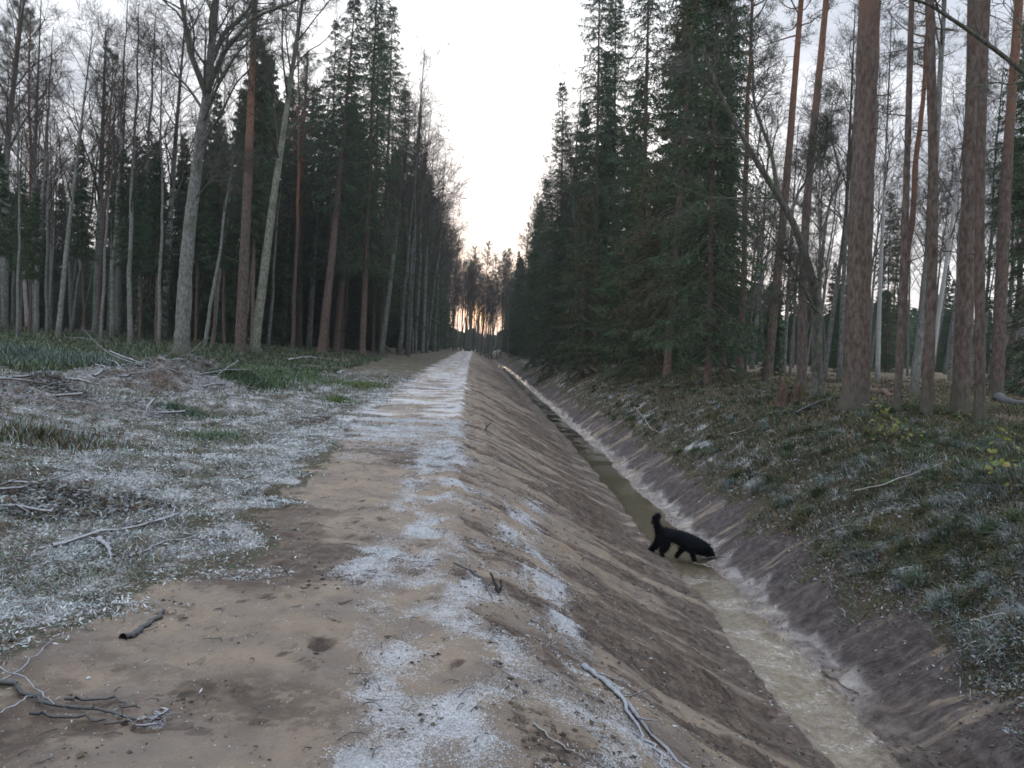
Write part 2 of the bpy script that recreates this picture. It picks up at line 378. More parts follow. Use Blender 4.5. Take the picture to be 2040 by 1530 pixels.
DK = np.where(DL <= 0, .38 + 1.15 * streak + .55 * per(q * 5.2, XX * .5, 67) + .45 * sst(.25, .8, SS), DK)
DK = np.where((SS > 1) & (DR < .03), .12 + .4 * nB + .5 * sst(9.5, 12, YY), DK)          # sandy bed
DK = np.where(DR > 0, .86 + 1.0 * fbm(q2 * 1.8, XX * .35, 3, 65) + .5 * per(q2 * 5, XX * .6, 69), DK)
WET = np.clip(.12 + .55 * ((SS > .8) & (DR < 0)) + 1.6 * sst(.38, .12, DR + .25 * nB) * (DR > 0) * sst(5, 9, YY) + .4 * sst(.5, .1, DR) * (DR > 0) + .15 * sst(1.6, .5, DR) * (DR > 0) + .35 * (DL > 0) * (DL < vegw) * sst(-.1, .3, nC), 0, 2) * sst(150, 80, YY)
ny, nx = XX.shape
V = np.stack([XX, YY, ZZ], -1).reshape(-1, 3)
idx = np.arange(ny * nx).reshape(ny, nx)
Q = np.stack([idx[:-1, :-1], idx[:-1, 1:], idx[1:, 1:], idx[1:, :-1]], -1).reshape(-1, 4)
b = MB(); b.add(V, Q, C=np.stack([FROST, np.clip(DK, 0, 1), VEG], -1).reshape(-1, 3))
gme = b.mesh('ground', M['ground'])
a = gme.attributes.new('wet', 'FLOAT', 'POINT'); a.data.foreach_set('value', WET.astype(np.float32).ravel())
ground = link(bpy.data.objects.new('ground', gme)); tag(ground, kind='structure')
ground['label'] = 'sandy spoil bank, muddy ditch sides and frosty forest floor'
# the water in the ditch
wy = np.concatenate([np.arange(-4, 30, .25), np.geomspace(30, 118, 60)]); wc, wh = dctr(wy), dhw(wy)
wv = np.stack([np.stack([wc - wh - .12, wy, np.full_like(wy, WATER)], 1), np.stack([wc + wh + .12, wy, np.full_like(wy, WATER)], 1)], 1).reshape(-1, 3)
n_ = len(wy); wq = [(2 * i, 2 * i + 1, 2 * i + 3, 2 * i + 2) for i in range(n_ - 1)]
b = MB(); b.add(wv, wq); wo = b.obj('water', M['water']); tag(wo, 'shallow brown water running along the bottom of the ditch', kind='structure')

# ------------------------------------------------------------------ plant builders
def norm(v): return v / np.maximum(np.linalg.norm(v, axis=-1, keepdims=True), 1e-9)
def grow_paths(rs, p, d, L, nseg, jit=.15, bias=(0, 0, 0), bend=None):
    """p,d (N,3), L (N,) -> (N,nseg+1,3) wandering paths"""
    P = [p]; d = norm(d); bias = np.asarray(bias, float)
    for k in range(nseg):
        d = norm(d + jit * rs.normal(size=d.shape) + bias)
        P.append(P[-1] + d * (L / nseg)[:, None])
    return np.stack(P, 1)
def tube(mb, P, r0, r1, sides=5, C=None, power=1.0, radii=None):
    """tubes along paths P (N,K,3)"""
    P = np.asarray(P, float); N, K, _ = P.shape
    T = np.empty_like(P); T[:, 1:-1] = P[:, 2:] - P[:, :-2]; T[:, 0] = P[:, 1] - P[:, 0]; T[:, -1] = P[:, -1] - P[:, -2]
    T = norm(T); ref = np.where(np.abs(T[:, :1, 2:3]) > .8, np.array([1., 0, 0]), np.array([0, 0, 1.]))
    U = norm(np.cross(T, np.broadcast_to(ref, T.shape))); W = np.cross(T, U)
    t = (np.linspace(0, 1, K) ** power)[None, :]
    if radii is not None: R = radii
    else: R = np.broadcast_to(np.asarray(r0, float).reshape(-1, 1), (N, 1)) * (1 - t) + np.broadcast_to(np.asarray(r1, float).reshape(-1, 1), (N, 1)) * t
    an = np.linspace(0, 2 * PI, sides, endpoint=False)
    V = P[:, :, None] + R[..., None, None] * (np.cos(an)[:, None] * U[:, :, None] + np.sin(an)[:, None] * W[:, :, None])
    base = (np.arange(N) * K * sides)[:, None, None]; kk = (np.arange(K - 1) * sides)[None, :, None]; s = np.arange(sides)[None, None, :]; s2 = (s + 1) % sides
    Qs = np.stack([base + kk + s, base + kk + s2, base + kk + sides + s2, base + kk + sides + s], -1).reshape(-1, 4)
    mb.add(V.reshape(-1, 3), Qs, C=C)
def sample(rs, P, n, lo=.2, hi=1.0):
    """n children along every path: positions, tangents, parameter, parent index"""
    N, K, _ = P.shape
    t = lo + (hi - lo) * (np.arange(n)[None, :] + rs.rand(N, n)) / n
    f = t * (K - 1); i = np.minimum(f.astype(int), K - 2); fr = (f - i)[..., None]
    r = np.arange(N)[:, None]; A, B = P[r, i], P[r, i + 1]
    return (A * (1 - fr) + B * fr).reshape(-1, 3), norm(B - A).reshape(-1, 3), t.ravel(), np.repeat(np.arange(N), n)
def splay(rs, T, ang, az=None):
    """directions at angle ang from tangents T"""
    ref = np.where(np.abs(T[:, 2:3]) > .9, np.array([1., 0, 0]), np.array([0, 0, 1.]))
    U = norm(np.cross(T, np.broadcast_to(ref, T.shape))); W = np.cross(T, U)
    az = rs.rand(len(T)) * 2 * PI if az is None else az
    return np.cos(ang)[:, None] * T + np.sin(ang)[:, None] * (np.cos(az)[:, None] * U + np.sin(az)[:, None] * W)
def tris(mb, p, d, L, wd, rs, C=None):
    """slim pointed faces from p along d"""
    s = norm(np.cross(d, rs.normal(size=d.shape))) * (np.asarray(wd).reshape(-1, 1) if np.ndim(wd) else wd) * .5
    Lc = np.asarray(L).reshape(-1, 1) if np.ndim(L) else L
    V = np.stack([p - s, p + s, p + d * Lc], 1).reshape(-1, 3)
    n = len(p); mb.add(V, T=np.arange(n * 3).reshape(n, 3), C=None if C is None else np.repeat(C, 3, 0))

def trunk_path(rs, H, lean=0, n=14, wob=.12):
    z = np.linspace(0, 1, n); x = wob * np.cumsum(rs.normal(size=n)) * H / 24 * .5; y = wob * np.cumsum(rs.normal(size=n)) * H / 24 * .5
    return np.stack([x - x[0], y - y[0], z * H - .0], 1)[None]
def trunk_tube(mb, tp, r, top=.12, sides=12, foot=.55, seed=0):
    tp = tp[0]; K = len(tp); u = np.linspace(0, 1, 44) ** 1.7; x = u * (K - 1)
    P = np.stack([np.interp(x, np.arange(K), tp[:, k]) for k in range(3)], 1); Hh = tp[-1, 2] - tp[0, 2]; z = P[:, 2] - P[0, 2]
    R0 = r * (1 - (1 - top) * (z / Hh) ** 1.15); a = np.linspace(0, 2 * PI, sides, endpoint=False); q = np.random.RandomState(seed + 3)
    lob = .5 + .5 * np.cos(a * 5 + q.rand() * 6) * .7 + .3 * np.cos(a * 3 + q.rand() * 6)
    wob = 1 + .035 * q.normal(size=(44, 1)) + .03 * q.normal(size=(44, sides)); RR = R0[:, None] * wob * (1 + foot * np.exp(-np.maximum(z - .25, 0) / .22)[:, None] * (.35 + lob))
    V = P[:, None] + np.stack([RR * np.cos(a), RR * np.sin(a), 0 * RR], -1); i = np.arange(44 * sides).reshape(44, sides)
    mb.add(V.reshape(-1, 3), np.stack([i[:-1], np.roll(i[:-1], -1, 1), np.roll(i[1:], -1, 1), i[1:]], -1).reshape(-1, 4))
def trunk_radii(K, r, top=.12, flare=.35):
    t = np.linspace(0, 1, K); return (r * (1 - (1 - top) * t ** 1.15) * (1 + flare * np.exp(-t * 26)))[None]

def make_bare(seed, H, r, fork=.4, spread_=.75, nl=16, twig=1.0, path=None, r_top=.12, limbs=None, droop=0):
    """leafless tree: trunk mesh + crown (limbs, branches, twigs) mesh"""
    rs = np.random.RandomState(seed); tp = trunk_path(rs, H, n=20) if path is None else path
    K = tp.shape[1]; trk, cr = MB(), MB()
    tp = tp.copy(); tp[:, 0, 2] -= .25
    trunk_tube(trk, tp, r, r_top, 12, .5, seed)
    p, T, t, pi = sample(rs, tp, nl, fork, .98)
    L = H * (.34 * (1 - t) + .10) * (.7 + .6 * rs.rand(len(t)))
    lr = r * (1 - .85 * t) * .42
    d = splay(rs, T, spread_ * (.7 + .5 * rs.rand(len(t))), np.arange(len(t)) * 2.4 + rs.rand(len(t)))
    if limbs is not None:
        for (lp, l_r) in limbs:
            lp = np.asarray(lp, float)[None]; tube(cr, lp, l_r, l_r * .25, 7)
            q_, T_, t_, _ = sample(rs, lp, 9, .2, 1.0); p = np.concatenate([p, q_]); T = np.concatenate([T, T_]); t = np.concatenate([t, .5 + t_ * .4])
            L = np.concatenate([L, H * .13 * (1.1 - t_ * .5)]); lr = np.concatenate([lr, l_r * (.45 - .25 * t_)]); d = np.concatenate([d, splay(rs, T_, np.full(len(T_), .8))])
    L1 = grow_paths(rs, p, d, L, 7, .13, (0, 0, .05 - droop)); tube(cr, L1, lr, lr * .2, 6)
    p, T, t, pi = sample(rs, L1, 7, .2, 1.0); Lb = L[pi] * (.48 - .25 * t) * (.6 + .7 * rs.rand(len(t)))
    L2 = grow_paths(rs, p, splay(rs, T, .5 + .5 * rs.rand(len(t))), Lb, 5, .17, (0, 0, .04 - droop)); r2 = np.maximum(lr[pi] * .38, .007); tube(cr, L2, r2, r2 * .3, 4)
    p, T, t, pi = sample(rs, L2, int(6 * twig), .15, 1.0); Lc = Lb[pi] * (.5 - .2 * t) * (.6 + .8 * rs.rand(len(t))) + .12
    L3 = grow_paths(rs, p, splay(rs, T, .5 + .5 * rs.rand(len(t))), Lc, 3, .2, (0, 0, .03 - droop)); tube(cr, L3, .0065, .003, 3)
    p, T, t, pi = sample(rs, L3, int(4 * twig), .15, 1.0); Ld = Lc[pi] * .45 * (.5 + rs.rand(len(t))) + .08
    L4 = grow_paths(rs, p, splay(rs, T, .4 + .5 * rs.rand(len(t))), Ld, 2, .2, (0, 0, 0)); tube(cr, L4, .0045, .002, 3)
    return trk, cr

def make_spruce(seed, H, R, r, bare=.04, gap=.085, droop=.10, dens=1.0, weep=.5, dead=0, path=None, fl=.13, fw=.04):
    rs = np.random.RandomState(seed); tp = trunk_path(rs, H, n=16, wob=.05) if path is None else path
    trk, br, fo = MB(), MB(), MB(); K = tp.shape[1]; tp = tp.copy(); tp[:, 0, 2] -= .25
    trunk_tube(trk, tp, r, .06, 10, .4, seed)
    nb = int(H * (1 - bare) / gap * 1.25); t = bare + (1 - bare - .01) * np.sort(rs.rand(nb))
    f = t * (K - 1); i = np.minimum(f.astype(int), K - 2); fr = (f - i)[:, None]; p = tp[0, i] * (1 - fr) + tp[0, i + 1] * fr
    rel = (t - bare) / (1 - bare)
    L = R * (1 - rel) ** .72 * (.62 + .5 * rs.rand(nb)) * np.interp(rel, [0, .08, .2, 1], [.75, .9, 1, 1]) + .12
    clump = 1 + .25 * per(t * 9, np.zeros(nb), seed % 50); L = L * clump
    az = np.arange(nb) * 2.399 + rs.rand(nb) * .6
    el = np.interp(rel, [0, .4, .8, 1], [-.30, -.08, .30, .8]) + .12 * rs.normal(size=nb)
    d = np.stack([np.cos(az) * np.cos(el), np.sin(az) * np.cos(el), np.sin(el)], 1)
    P = [p]; dd = d
    for k in range(6):
        dd = norm(dd + np.array([0, 0, 1.0]) * (-droop if k < 3 else droop * .9) + .07 * rs.normal(size=dd.shape)); P.append(P[-1] + dd * (L / 6)[:, None])
    P = np.stack(P, 1); tube(br, P, np.minimum(.008 + L * .009, .035), .004, 4)
    nt_ = 16; q_, T, tt, pi = sample(rs, P, nt_, .10, 1.0)
    keep = rs.rand(len(tt)) < np.clip(L[pi] / 1.3, .30, 1) * dens; q_, T, tt, pi = q_[keep], T[keep], tt[keep], pi[keep]
    sidev = norm(np.cross(T, np.array([0, 0, 1.0]))) * np.where(rs.rand(len(tt)) < .5, -1, 1)[:, None]
    td = norm(.65 * T + .75 * sidev + np.array([0, 0, -1.0]) * weep * (.3 + rs.rand(len(tt)))[:, None])
    tl = (L[pi] * .30 * (1.15 - tt) + .16) * (.6 + .7 * rs.rand(len(tt))); tl = np.minimum(tl, .8)
    TW = grow_paths(rs, q_, td, tl, 3, .1, (0, 0, -.14 * weep)); tube(br, TW, .0045, .002, 3)
    # needles on twigs and the branch ends
    n1 = 11; a_, Ta, ta, _ = sample(rs, TW, n1, .02, 1.0)
    nd = norm(Ta * .75 + .75 * rs.normal(size=Ta.shape) * np.array([1, 1, .7]) + np.array([0, 0, -.25 * weep]))
    keep = rs.rand(len(a_)) < .9; tris(fo, a_[keep], nd[keep], fl * (.6 + .8 * rs.rand(keep.sum())), fw, rs)
    a_, Ta, ta, _ = sample(rs, P, 14, .35, 1.0); nd = norm(Ta + .7 * rs.normal(size=Ta.shape)); tris(fo, a_, nd, fl, fw, rs)
    if dead:
        z = H * (.06 + (bare - .04) * rs.rand(dead)); f = z / H * (K - 1); i = np.minimum(f.astype(int), K - 2); fr = (f - i)[:, None]; p = tp[0, i] * (1 - fr) + tp[0, i + 1] * fr
        az = rs.rand(dead) * 2 * PI; d = np.stack([np.cos(az), np.sin(az), -.1 + .2 * rs.rand(dead)], 1)
        D = grow_paths(rs, p, d, .5 + 1.4 * rs.rand(dead), 5, .12, (0, 0, .03)); tube(br, D, .014, .004, 4)
        p, T, t, pi = sample(rs, D, 4, .3, 1); tube(br, grow_paths(rs, p, splay(rs, T, np.full(len(T), .8)), .15 + .3 * rs.rand(len(T)), 2, .2), .005, .002, 3)
    return trk, br, fo

def make_pine(seed, H, r, crown=.45, R=2.6, path=None, dead=10, dens=1.0):
    rs = np.random.RandomState(seed); tp = trunk_path(rs, H, n=18, wob=.10) if path is None else path
    trk, br, fo = MB(), MB(), MB(); K = tp.shape[1]; tp = tp.copy(); tp[:, 0, 2] -= .25
    trunk_tube(trk, tp, r, .22, 16, .45, seed)
    nb = int(46 * dens); p, T, t, _ = sample(rs, tp, nb, 1 - crown, 1.0); rel = (t - (1 - crown)) / crown
    L = R * (np.interp(rel, [0, .25, .7, 1], [.6, 1, .8, .25])) * (.5 + .7 * rs.rand(len(t)))
    az = np.arange(nb) * 2.4 + rs.rand(nb); el = np.interp(rel, [0, 1], [.0, .8]) + .2 * rs.normal(size=nb)
    d = np.stack([np.cos(az) * np.cos(el), np.sin(az) * np.cos(el), np.sin(el)], 1)
    P = grow_paths(rs, p, d, L, 6, .16, (0, 0, .06)); tube(br, P, np.minimum(.012 + L * .013, .05), .006, 5)
    q_, T, tt, pi = sample(rs, P, 8, .3, 1.0); tl = L[pi] * .32 * (.4 + rs.rand(len(tt)))
    TW = grow_paths(rs, q_, splay(rs, T, .5 + .5 * rs.rand(len(tt))), tl, 3, .18, (0, 0, .08)); tube(br, TW, .008, .003, 3)
    ends = TW[:, 1:].reshape(-1, 3); ends = ends[rs.rand(len(ends)) < .75]
    n = 26; c = np.repeat(ends, n, 0); dd = norm(rs.normal(size=c.shape) + np.array([0, 0, .35])); off = dd * (.12 * rs.rand(len(c)))[:, None]
    tris(fo, c + off, dd, .10 + .10 * rs.rand(len(c)), .014, rs)
    if dead:
        p, T, t, _ = sample(rs, tp, dead, .12, 1 - crown); az = rs.rand(dead) * 2 * PI; d = np.stack([np.cos(az), np.sin(az), -.15 + .3 * rs.rand(dead)], 1)
        tube(br, grow_paths(rs, p, d, .3 + 1.1 * rs.rand(dead), 4, .15), .016, .005, 4)
    return trk, br, fo

def assemble(kind, parts, loc, label, cat, group=None):
    e = empty(kind, loc); tag(e, label, cat, group)
    for nm, mb, mt in parts:
        if nm == 'foliage_needles':
            mb.obj('needles', mt, [c for c in e.children][-1] if False else crown_of[e.name], smooth=False)
        else:
            o = mb.obj(nm, mt, e)
            if nm == 'crown': crown_of[e.name] = o
    return e
crown_of = {}
def copy_thing(src, loc, rz, sc, label, cat, group, tilt=(0, 0)):
    c = src.copy(); COL.objects.link(c)
    c.location = loc; c.rotation_euler = (tilt[0], tilt[1], rz); c.scale = (sc, sc, sc)
    tag(c, label, cat, group)
    for ch in src.children:
        k = ch.copy(); COL.objects.link(k); k.parent = c
        for g2 in ch.children:
            k2 = g2.copy(); COL.objects.link(k2); k2.parent = k
    return c

# ---- a trunk path that passes through photo pixels, standing at the ground point below the first
def pix_path(pts, Y, H=None, n=22):
    b0 = at_y(pts[0][0], pts[0][1], Y); zb = ground_z(b0[0], b0[1])
    W = [at_y(px, py, Y) for px, py in pts]
    base = np.array([W[0][0], Y, zb]); W = [base] + W[1:]
    A = np.array(W) - base
    if H is not None and A[-1][2] < H:
        d = A[-1] - A[-2]; d = d / d[2]; A = np.vstack([A, A[-1] + d * (H - A[-1][2])])
    s = np.concatenate([[0], np.cumsum(np.linalg.norm(np.diff(A, axis=0), axis=1))]); u = np.linspace(0, s[-1], n)
    P = np.stack([np.interp(u, s, A[:, k]) for k in range(3)], 1)
    for _ in range(2): P[1:-1] = .25 * P[:-2] + .5 * P[1:-1] + .25 * P[2:]
    return base, P[None]
def base_y(px, py, Yfix=None):
    if Yfix: return Yfix
    return float(hit(px, py)[1])

# ------------------------------------------------------------------ trees one can tell apart
# (kind, seed, [(px,py) base, ..., top], width px, height m, label, material)
HERO = [
 # right wood
 ('pine', 1, [(1705, 818), (1712, 500), (1733, 0)], 60, 24, 'thickest pine trunk, brown and straight, above the middle of the right bank'),
 ('pine', 2, [(1528, 765), (1570, 330), (1596, 0)], 22, 22, 'pine with purplish trunk leaning slightly right, left of the crooked tree'),
 ('pine', 3, [(1597, 778), (1600, 480), (1646, 0)], 22, 23, 'pine trunk standing in front of the foot of the crooked tree'),
 ('pine', 4, [(1787, 820), (1805, 410), (1816, 0)], 17, 21, 'slender reddish pine first to the right of the thickest trunk'),
 ('pine', 5, [(1846, 830), (1862, 420), (1852, 0)], 25, 23, 'pine with orange-brown upper trunk between the slender pine and the thick paired trunks'),
 ('pine', 7, [(1912, 826), (1934, 350), (1943, 0)], 40, 24, 'second thickest pine trunk, grey-brown, near the right edge of the wood'),
 ('pine', 8, [(1953, 845), (1951, 350), (1964, 0)], 24, 23, 'orange pine trunk tight against the second thickest trunk'),
 ('pine', 9, [(1985, 790), (2004, 350), (2030, 0)], 30, 24, 'rightmost tall pine trunk, leaning to the right'),
 ('bare', 10, [(1818, 788), (1850, 560), (1878, 60)], 18, 20, 'thin leaning grey tree behind the orange-brown pine'),
 ('birch', 11, [(1850, 765), (1880, 560), (1910, 353)], 12, 17, 'white-barked birch leaning right between the right-hand pines'),
 ('birch', 12, [(1748, 762), (1752, 600), (1765, 300)], 11, 16, 'pale birch trunk just right of the thickest pine'),
 ('bare', 13, [(1498, 735), (1515, 560), (1530, 300)], 11, 16, 'pale thin trunk left of the purplish pine'),
 ('bare', 14, [(1560, 745), (1575, 500), (1590, 250)], 11, 15, 'thin grey trunk seen between the purplish pine and the crooked tree'),
 ('bare', 15, [(1672, 760), (1685, 450), (1700, 100)], 13, 17, 'dark thin tree rising left of the thickest pine'),
 ('bare', 16, [(1640, 760), (1680, 480), (1705, 200)], 12, 16, 'thin dark tree behind the foot of the crooked tree, leaning right'),
 # left wood
 ('bare', 20, [(6, 655), (12, 300), (48, 0)], 22, 22, 'thick grey trunk at the left edge of the wood'),
 ('pine', 21, [(-10, 650), (20, 230), (42, 0)], 18, 22, 'dark pine trunk leaning right in the upper left corner'),
 ('birch', 22, [(55, 652), (38, 400), (45, 250)], 9, 13, 'thin white birch curving beside the leftmost trunks'),
 ('bare', 23, [(72, 660), (66, 400), (82, 0)], 13, 19, 'straight slim grey tree right of the curved birch'),
 ('bare', 24, [(115, 678), (135, 470), (158, 280)], 12, 15, 'pale thin tree leaning right, with a forked companion, at the left of the wood'),
 ('bare', 25, [(143, 658), (135, 430), (125, 360)], 10, 13, 'thin trunk crossing behind the pale leaning tree'),
 ('bare', 26, [(192, 668), (200, 400), (207, 180)], 27, 21, 'stout grey tree forking high into upright limbs, on the left'),
 ('bare', 27, [(235, 668), (238, 450), (248, 230)], 17, 18, 'grey trunk directly right of the stout forking tree'),
 ('bare', 28, [(325, 675), (345, 340), (372, 0)], 17, 21, 'tall slender grey tree left of the big bent limbed tree'),
 ('bare', 30, [(428, 678), (432, 450), (436, 250)], 14, 17, 'grey trunk between the big limbed tree and the red pine'),
 ('pine', 31, [(478, 706), (492, 400), (508, 0)], 25, 24, 'red-brown pine trunk beside the pale leaning trunk on the left'),
 ('green', 32, [(506, 706), (540, 430), (597, 40)], 22, 22, 'pale greenish trunk leaning right at the edge of the left wood'),
 ('pine', 33, [(595, 692), (600, 330), (613, 120)], 16, 21, 'slim pine with reddish bark in the middle of the left wood'),
 ('bare', 34, [(615, 690), (632, 420), (655, 200)], 14, 18, 'grey trunk just behind the slim reddish pine'),
 ('sprucebare', 35, [(640, 705), (668, 450), (692, 180)], 25, 24, 'spruce with long bare leaning trunk and dead side branches, left of the track'),
 ('sprucebare', 36, [(668, 698), (690, 450), (700, 200)], 17, 22, 'dark spruce trunk just right of the bare leaning spruce'),
 ('bare', 37, [(760, 690), (778, 560), (800, 380)], 13, 18, 'grey trunk at the edge of the dense part of the left wood'),
 ('bare', 38, [(100, 655), (103, 430), (100, 250)], 9, 15, 'faint thin trunk between the slim tree and the forked pair'),
 ('bare', 39, [(565, 690), (572, 500), (590, 300)], 12, 17, 'thin grey trunk right of the pale greenish trunk'),
]
def build_tree(kind, seed, path, base, r, H, label):
    if kind == 'pine':
        t, br, fo = make_pine(seed, H, r, crown=.42, path=path, dead=9)
        e = empty('pine_tree', base); tag(e, label, 'pine tree'); t.obj('trunk', M['pine_bark'], e); c = br.obj('crown', M['pine_bark'], e); fo.obj('needles', M['needles_pine'], c, False)
    elif kind == 'sprucebare':
        t, br, fo = make_spruce(seed, H, 2.7, r, bare=.42, path=path, dead=46, weep=.7)
        e = empty('spruce_tree', base); tag(e, label, 'spruce tree'); t.obj('trunk', M['spruce_bark'], e); c = br.obj('crown', M['twig'], e); fo.obj('needles', M['needles'], c, False)
    else:
        mt = {'bare': 'grey_bark', 'birch': 'birch', 'green': 'green_bark'}[kind]
        t, cr = make_bare(seed, H, r, fork=.38 if r > .12 else .45, path=path, nl=15 if r > .12 else 11, spread_=.62)
        e = empty({'bare': 'bare_tree', 'birch': 'birch_tree', 'green': 'bare_tree'}[kind], base)
        tag(e, label, {'bare': 'bare tree', 'birch': 'birch tree', 'green': 'bare tree'}[kind]); t.obj('trunk', M[mt], e); cr.obj('crown', M['twig'], e)
    return e
HERO_POS = []
for kind, seed, pts, wpx, H, label in HERO:
    Y = base_y(*pts[0]); Y = float(np.clip(Y, 12, 62)); r = max(.05, min(.30, .43 * wpx * Y / F))
    base, path = pix_path(pts, Y, H)
    HERO_POS.append((base[0], Y)); build_tree(kind, seed, path, base, r, H, label)

for sd_, px_, Y_, H_, lab_ in ((410, 812, 74, 24, 'broad rounded bare broadleaf leaning over the left side of the track, nearest of three'), (411, 842, 92, 24, 'rounded bare broadleaf at the left edge of the open sky, middle of three'), (412, 866, 118, 25, 'far rounded bare broadleaf at the left edge of the open sky, last of three')):
    b0_, path = pix_path([(px_, 693), (px_ + 8, 500), (px_ + 22, 300)], Y_, H_)
    t, cr = make_bare(sd_, H_, .24, fork=.42, path=path, nl=26, spread_=1.05, twig=1.2)
    e = empty('bare_tree', b0_); tag(e, lab_, 'bare tree'); t.obj('trunk', M['grey_bark'], e); cr.obj('crown', M['oak'], e); HERO_POS.append((b0_[0], Y_))
# the big limbed tree on the left
Y = 31.0; base, path = pix_path([(361, 709), (372, 500), (392, 330), (412, 190), (425, 60), (445, -150)], Y, n=24)
def limb(pts, Y, dy=0.0):
    W = np.array([at_y(px, py, Y) for px, py in pts]) - base; W[:, 1] += np.linspace(0, dy, len(W))
    s = np.concatenate([[0], np.cumsum(np.linalg.norm(np.diff(W, axis=0), axis=1))]); u = np.linspace(0, s[-1], 12)
    return np.stack([np.interp(u, s, W[:, k]) for k in range(3)], 1)
lims = [(limb([(412, 190), (385, 110), (372, 0), (350, -120)], Y, -1), .13), (limb([(416, 135), (440, 60), (480, 10), (520, -60)], Y, 1), .12),
        (limb([(410, 195), (450, 120), (520, 55), (600, 40), (650, 20)], Y, -2), .10), (limb([(402, 250), (450, 190), (500, 150), (560, 120)], Y, -3), .07),
        (limb([(396, 300), (450, 240), (490, 190), (540, 160)], Y, -2), .06), (limb([(385, 400), (430, 370), (470, 345), (500, 330)], Y, -2), .04),
        (limb([(405, 220), (370, 170), (330, 130), (300, 60)], Y, 1), .06)]
t, cr = make_bare(401, 17, .29, fork=.55, path=path, nl=12, r_top=.25, limbs=lims, spread_=.9)
e = empty('bare_tree', base); tag(e, 'large grey tree with spreading mossy limbs at the front of the left wood', 'bare tree'); t.obj('trunk', M['grey_bark'], e); cr.obj('crown', M['oak'], e)
HERO_POS.append((base[0], Y))
# the crooked tree on the right
Y = float(np.clip(base_y(1628, 790), 16, 30)); base, path = pix_path([(1628, 790), (1628, 620), (1620, 560), (1585, 450), (1550, 390), (1500, 310), (1460, 240), (1425, 170), (1400, 90)], Y, n=30)
lims = [(limb([(1632, 560), (1660, 420), (1700, 330), (1690, 230), (1730, 140)], Y, 1.5), .05), (limb([(1612, 360), (1660, 310), (1685, 240), (1700, 160)], Y, -1), .045) if False else (limb([(1575, 425), (1600, 380), (1650, 320), (1680, 250)], Y, 1), .05),
        (limb([(1550, 390), (1545, 300), (1515, 200), (1520, 80), (1490, 0)], Y, 1), .06), (limb([(1628, 625), (1580, 560), (1520, 480), (1470, 440)], Y, -1), .045),
        (limb([(1632, 625), (1600, 610), (1550, 590), (1500, 575)], Y, -1.5), .03)]
t, cr = make_bare(402, 10, .15, fork=.55, path=path, nl=9, r_top=.3, limbs=lims, spread_=1.0)
e = empty('crooked_tree', base); tag(e, 'crooked bare tree bending hard to the left, among the right-hand pines', 'bare tree'); t.obj('trunk', M['oak'], e); cr.obj('crown', M['oak'], e)
HERO_POS.append((base[0], Y))
# tree just out of frame whose long limb crosses the upper right corner
Y = 12.0; base, path = pix_path([(2240, 900), (2230, 400), (2200, 60), (2180, -250)], Y, n=20)
lims = [(limb([(2215, 330), (2100, 215), (2020, 150), (1920, 85), (1820, 30), (1720, 5), (1640, -5)], Y, -.6), .055)]
t, cr = make_bare(403, 11, .16, fork=.75, path=path, nl=8, r_top=.3, limbs=lims, spread_=.8, twig=.7)
e = empty('bare_tree', base); tag(e, 'bare tree mostly beyond the right edge, its long mossy limb crossing the upper right corner', 'bare tree'); t.obj('trunk', M['oak'], e); cr.obj('crown', M['oak'], e)

# spruces by the ditch on the right
SPR = [  # seed, base px, base py, Y, H, R, r, bare, weep, dens, brown, label
 (501, [(1328, 750), (1352, 420), (1385, 0)], 27, 24, 3.6, .17, .10, .9, .85, True, 'tall spruce with reddish trunk and hanging brownish boughs nearest the ditch'),
 (502, [(1160, 752), (1166, 500)], 30, 11, 2.4, .10, .02, .5, .8, True, 'young thin spruce with brown-green boughs at the edge of the ditch'),
 (503, [(1275, 735), (1285, 300)], 36, 26, 3.4, .2, .14, .8, .9, False, 'dark spruce with grey trunk just behind the tall reddish spruce'),
 (504, [(1220, 725), (1225, 200)], 42, 27, 3.5, .2, .03, .7, 1, False, 'dense dark spruce above the ditch, left of the tall reddish spruce'),
 (505, [(1410, 765), (1420, 350)], 30, 17, 3.0, .13, .06, .6, 1, False, 'green spruce right of the tall reddish spruce'),
 (506, [(1130, 715), (1135, 400)], 52, 16, 3.2, .14, .0, .45, 1, False, 'full green spruce overhanging the far ditch bank'),
 (507, [(1440, 745), (1450, 200)], 42, 22, 2.8, .2, .12, .9, .8, False, 'tall hanging spruce between the ditch-side spruces and the pines'),
 (508, [(1690, 745), (1695, 560)], 55, 9, 2.0, .1, .0, .4, 1, False, 'low dark spruce behind the thickest pine'),
 (509, [(1765, 735), (1775, 380)], 60, 14, 2.2, .12, .0, .4, 1, False, 'narrow mid-green spruce between the right-hand pine trunks'),
 (510, [(2060, 780), (2060, 300)], 26, 13, 3.0, .16, .02, .5, 1, False, 'dark spruce filling the right edge behind the pines'),
 (511, [(1200, 720), (1205, 400)], 48, 26, 3.4, .17, .02, .6, 1, False, 'tall dense spruce behind the young thin spruce'),
 (512, [(1375, 740), (1385, 300)], 44, 28, 3.4, .2, .05, .95, .9, False, 'tallest hanging dark spruce right behind the reddish trunk'),
]
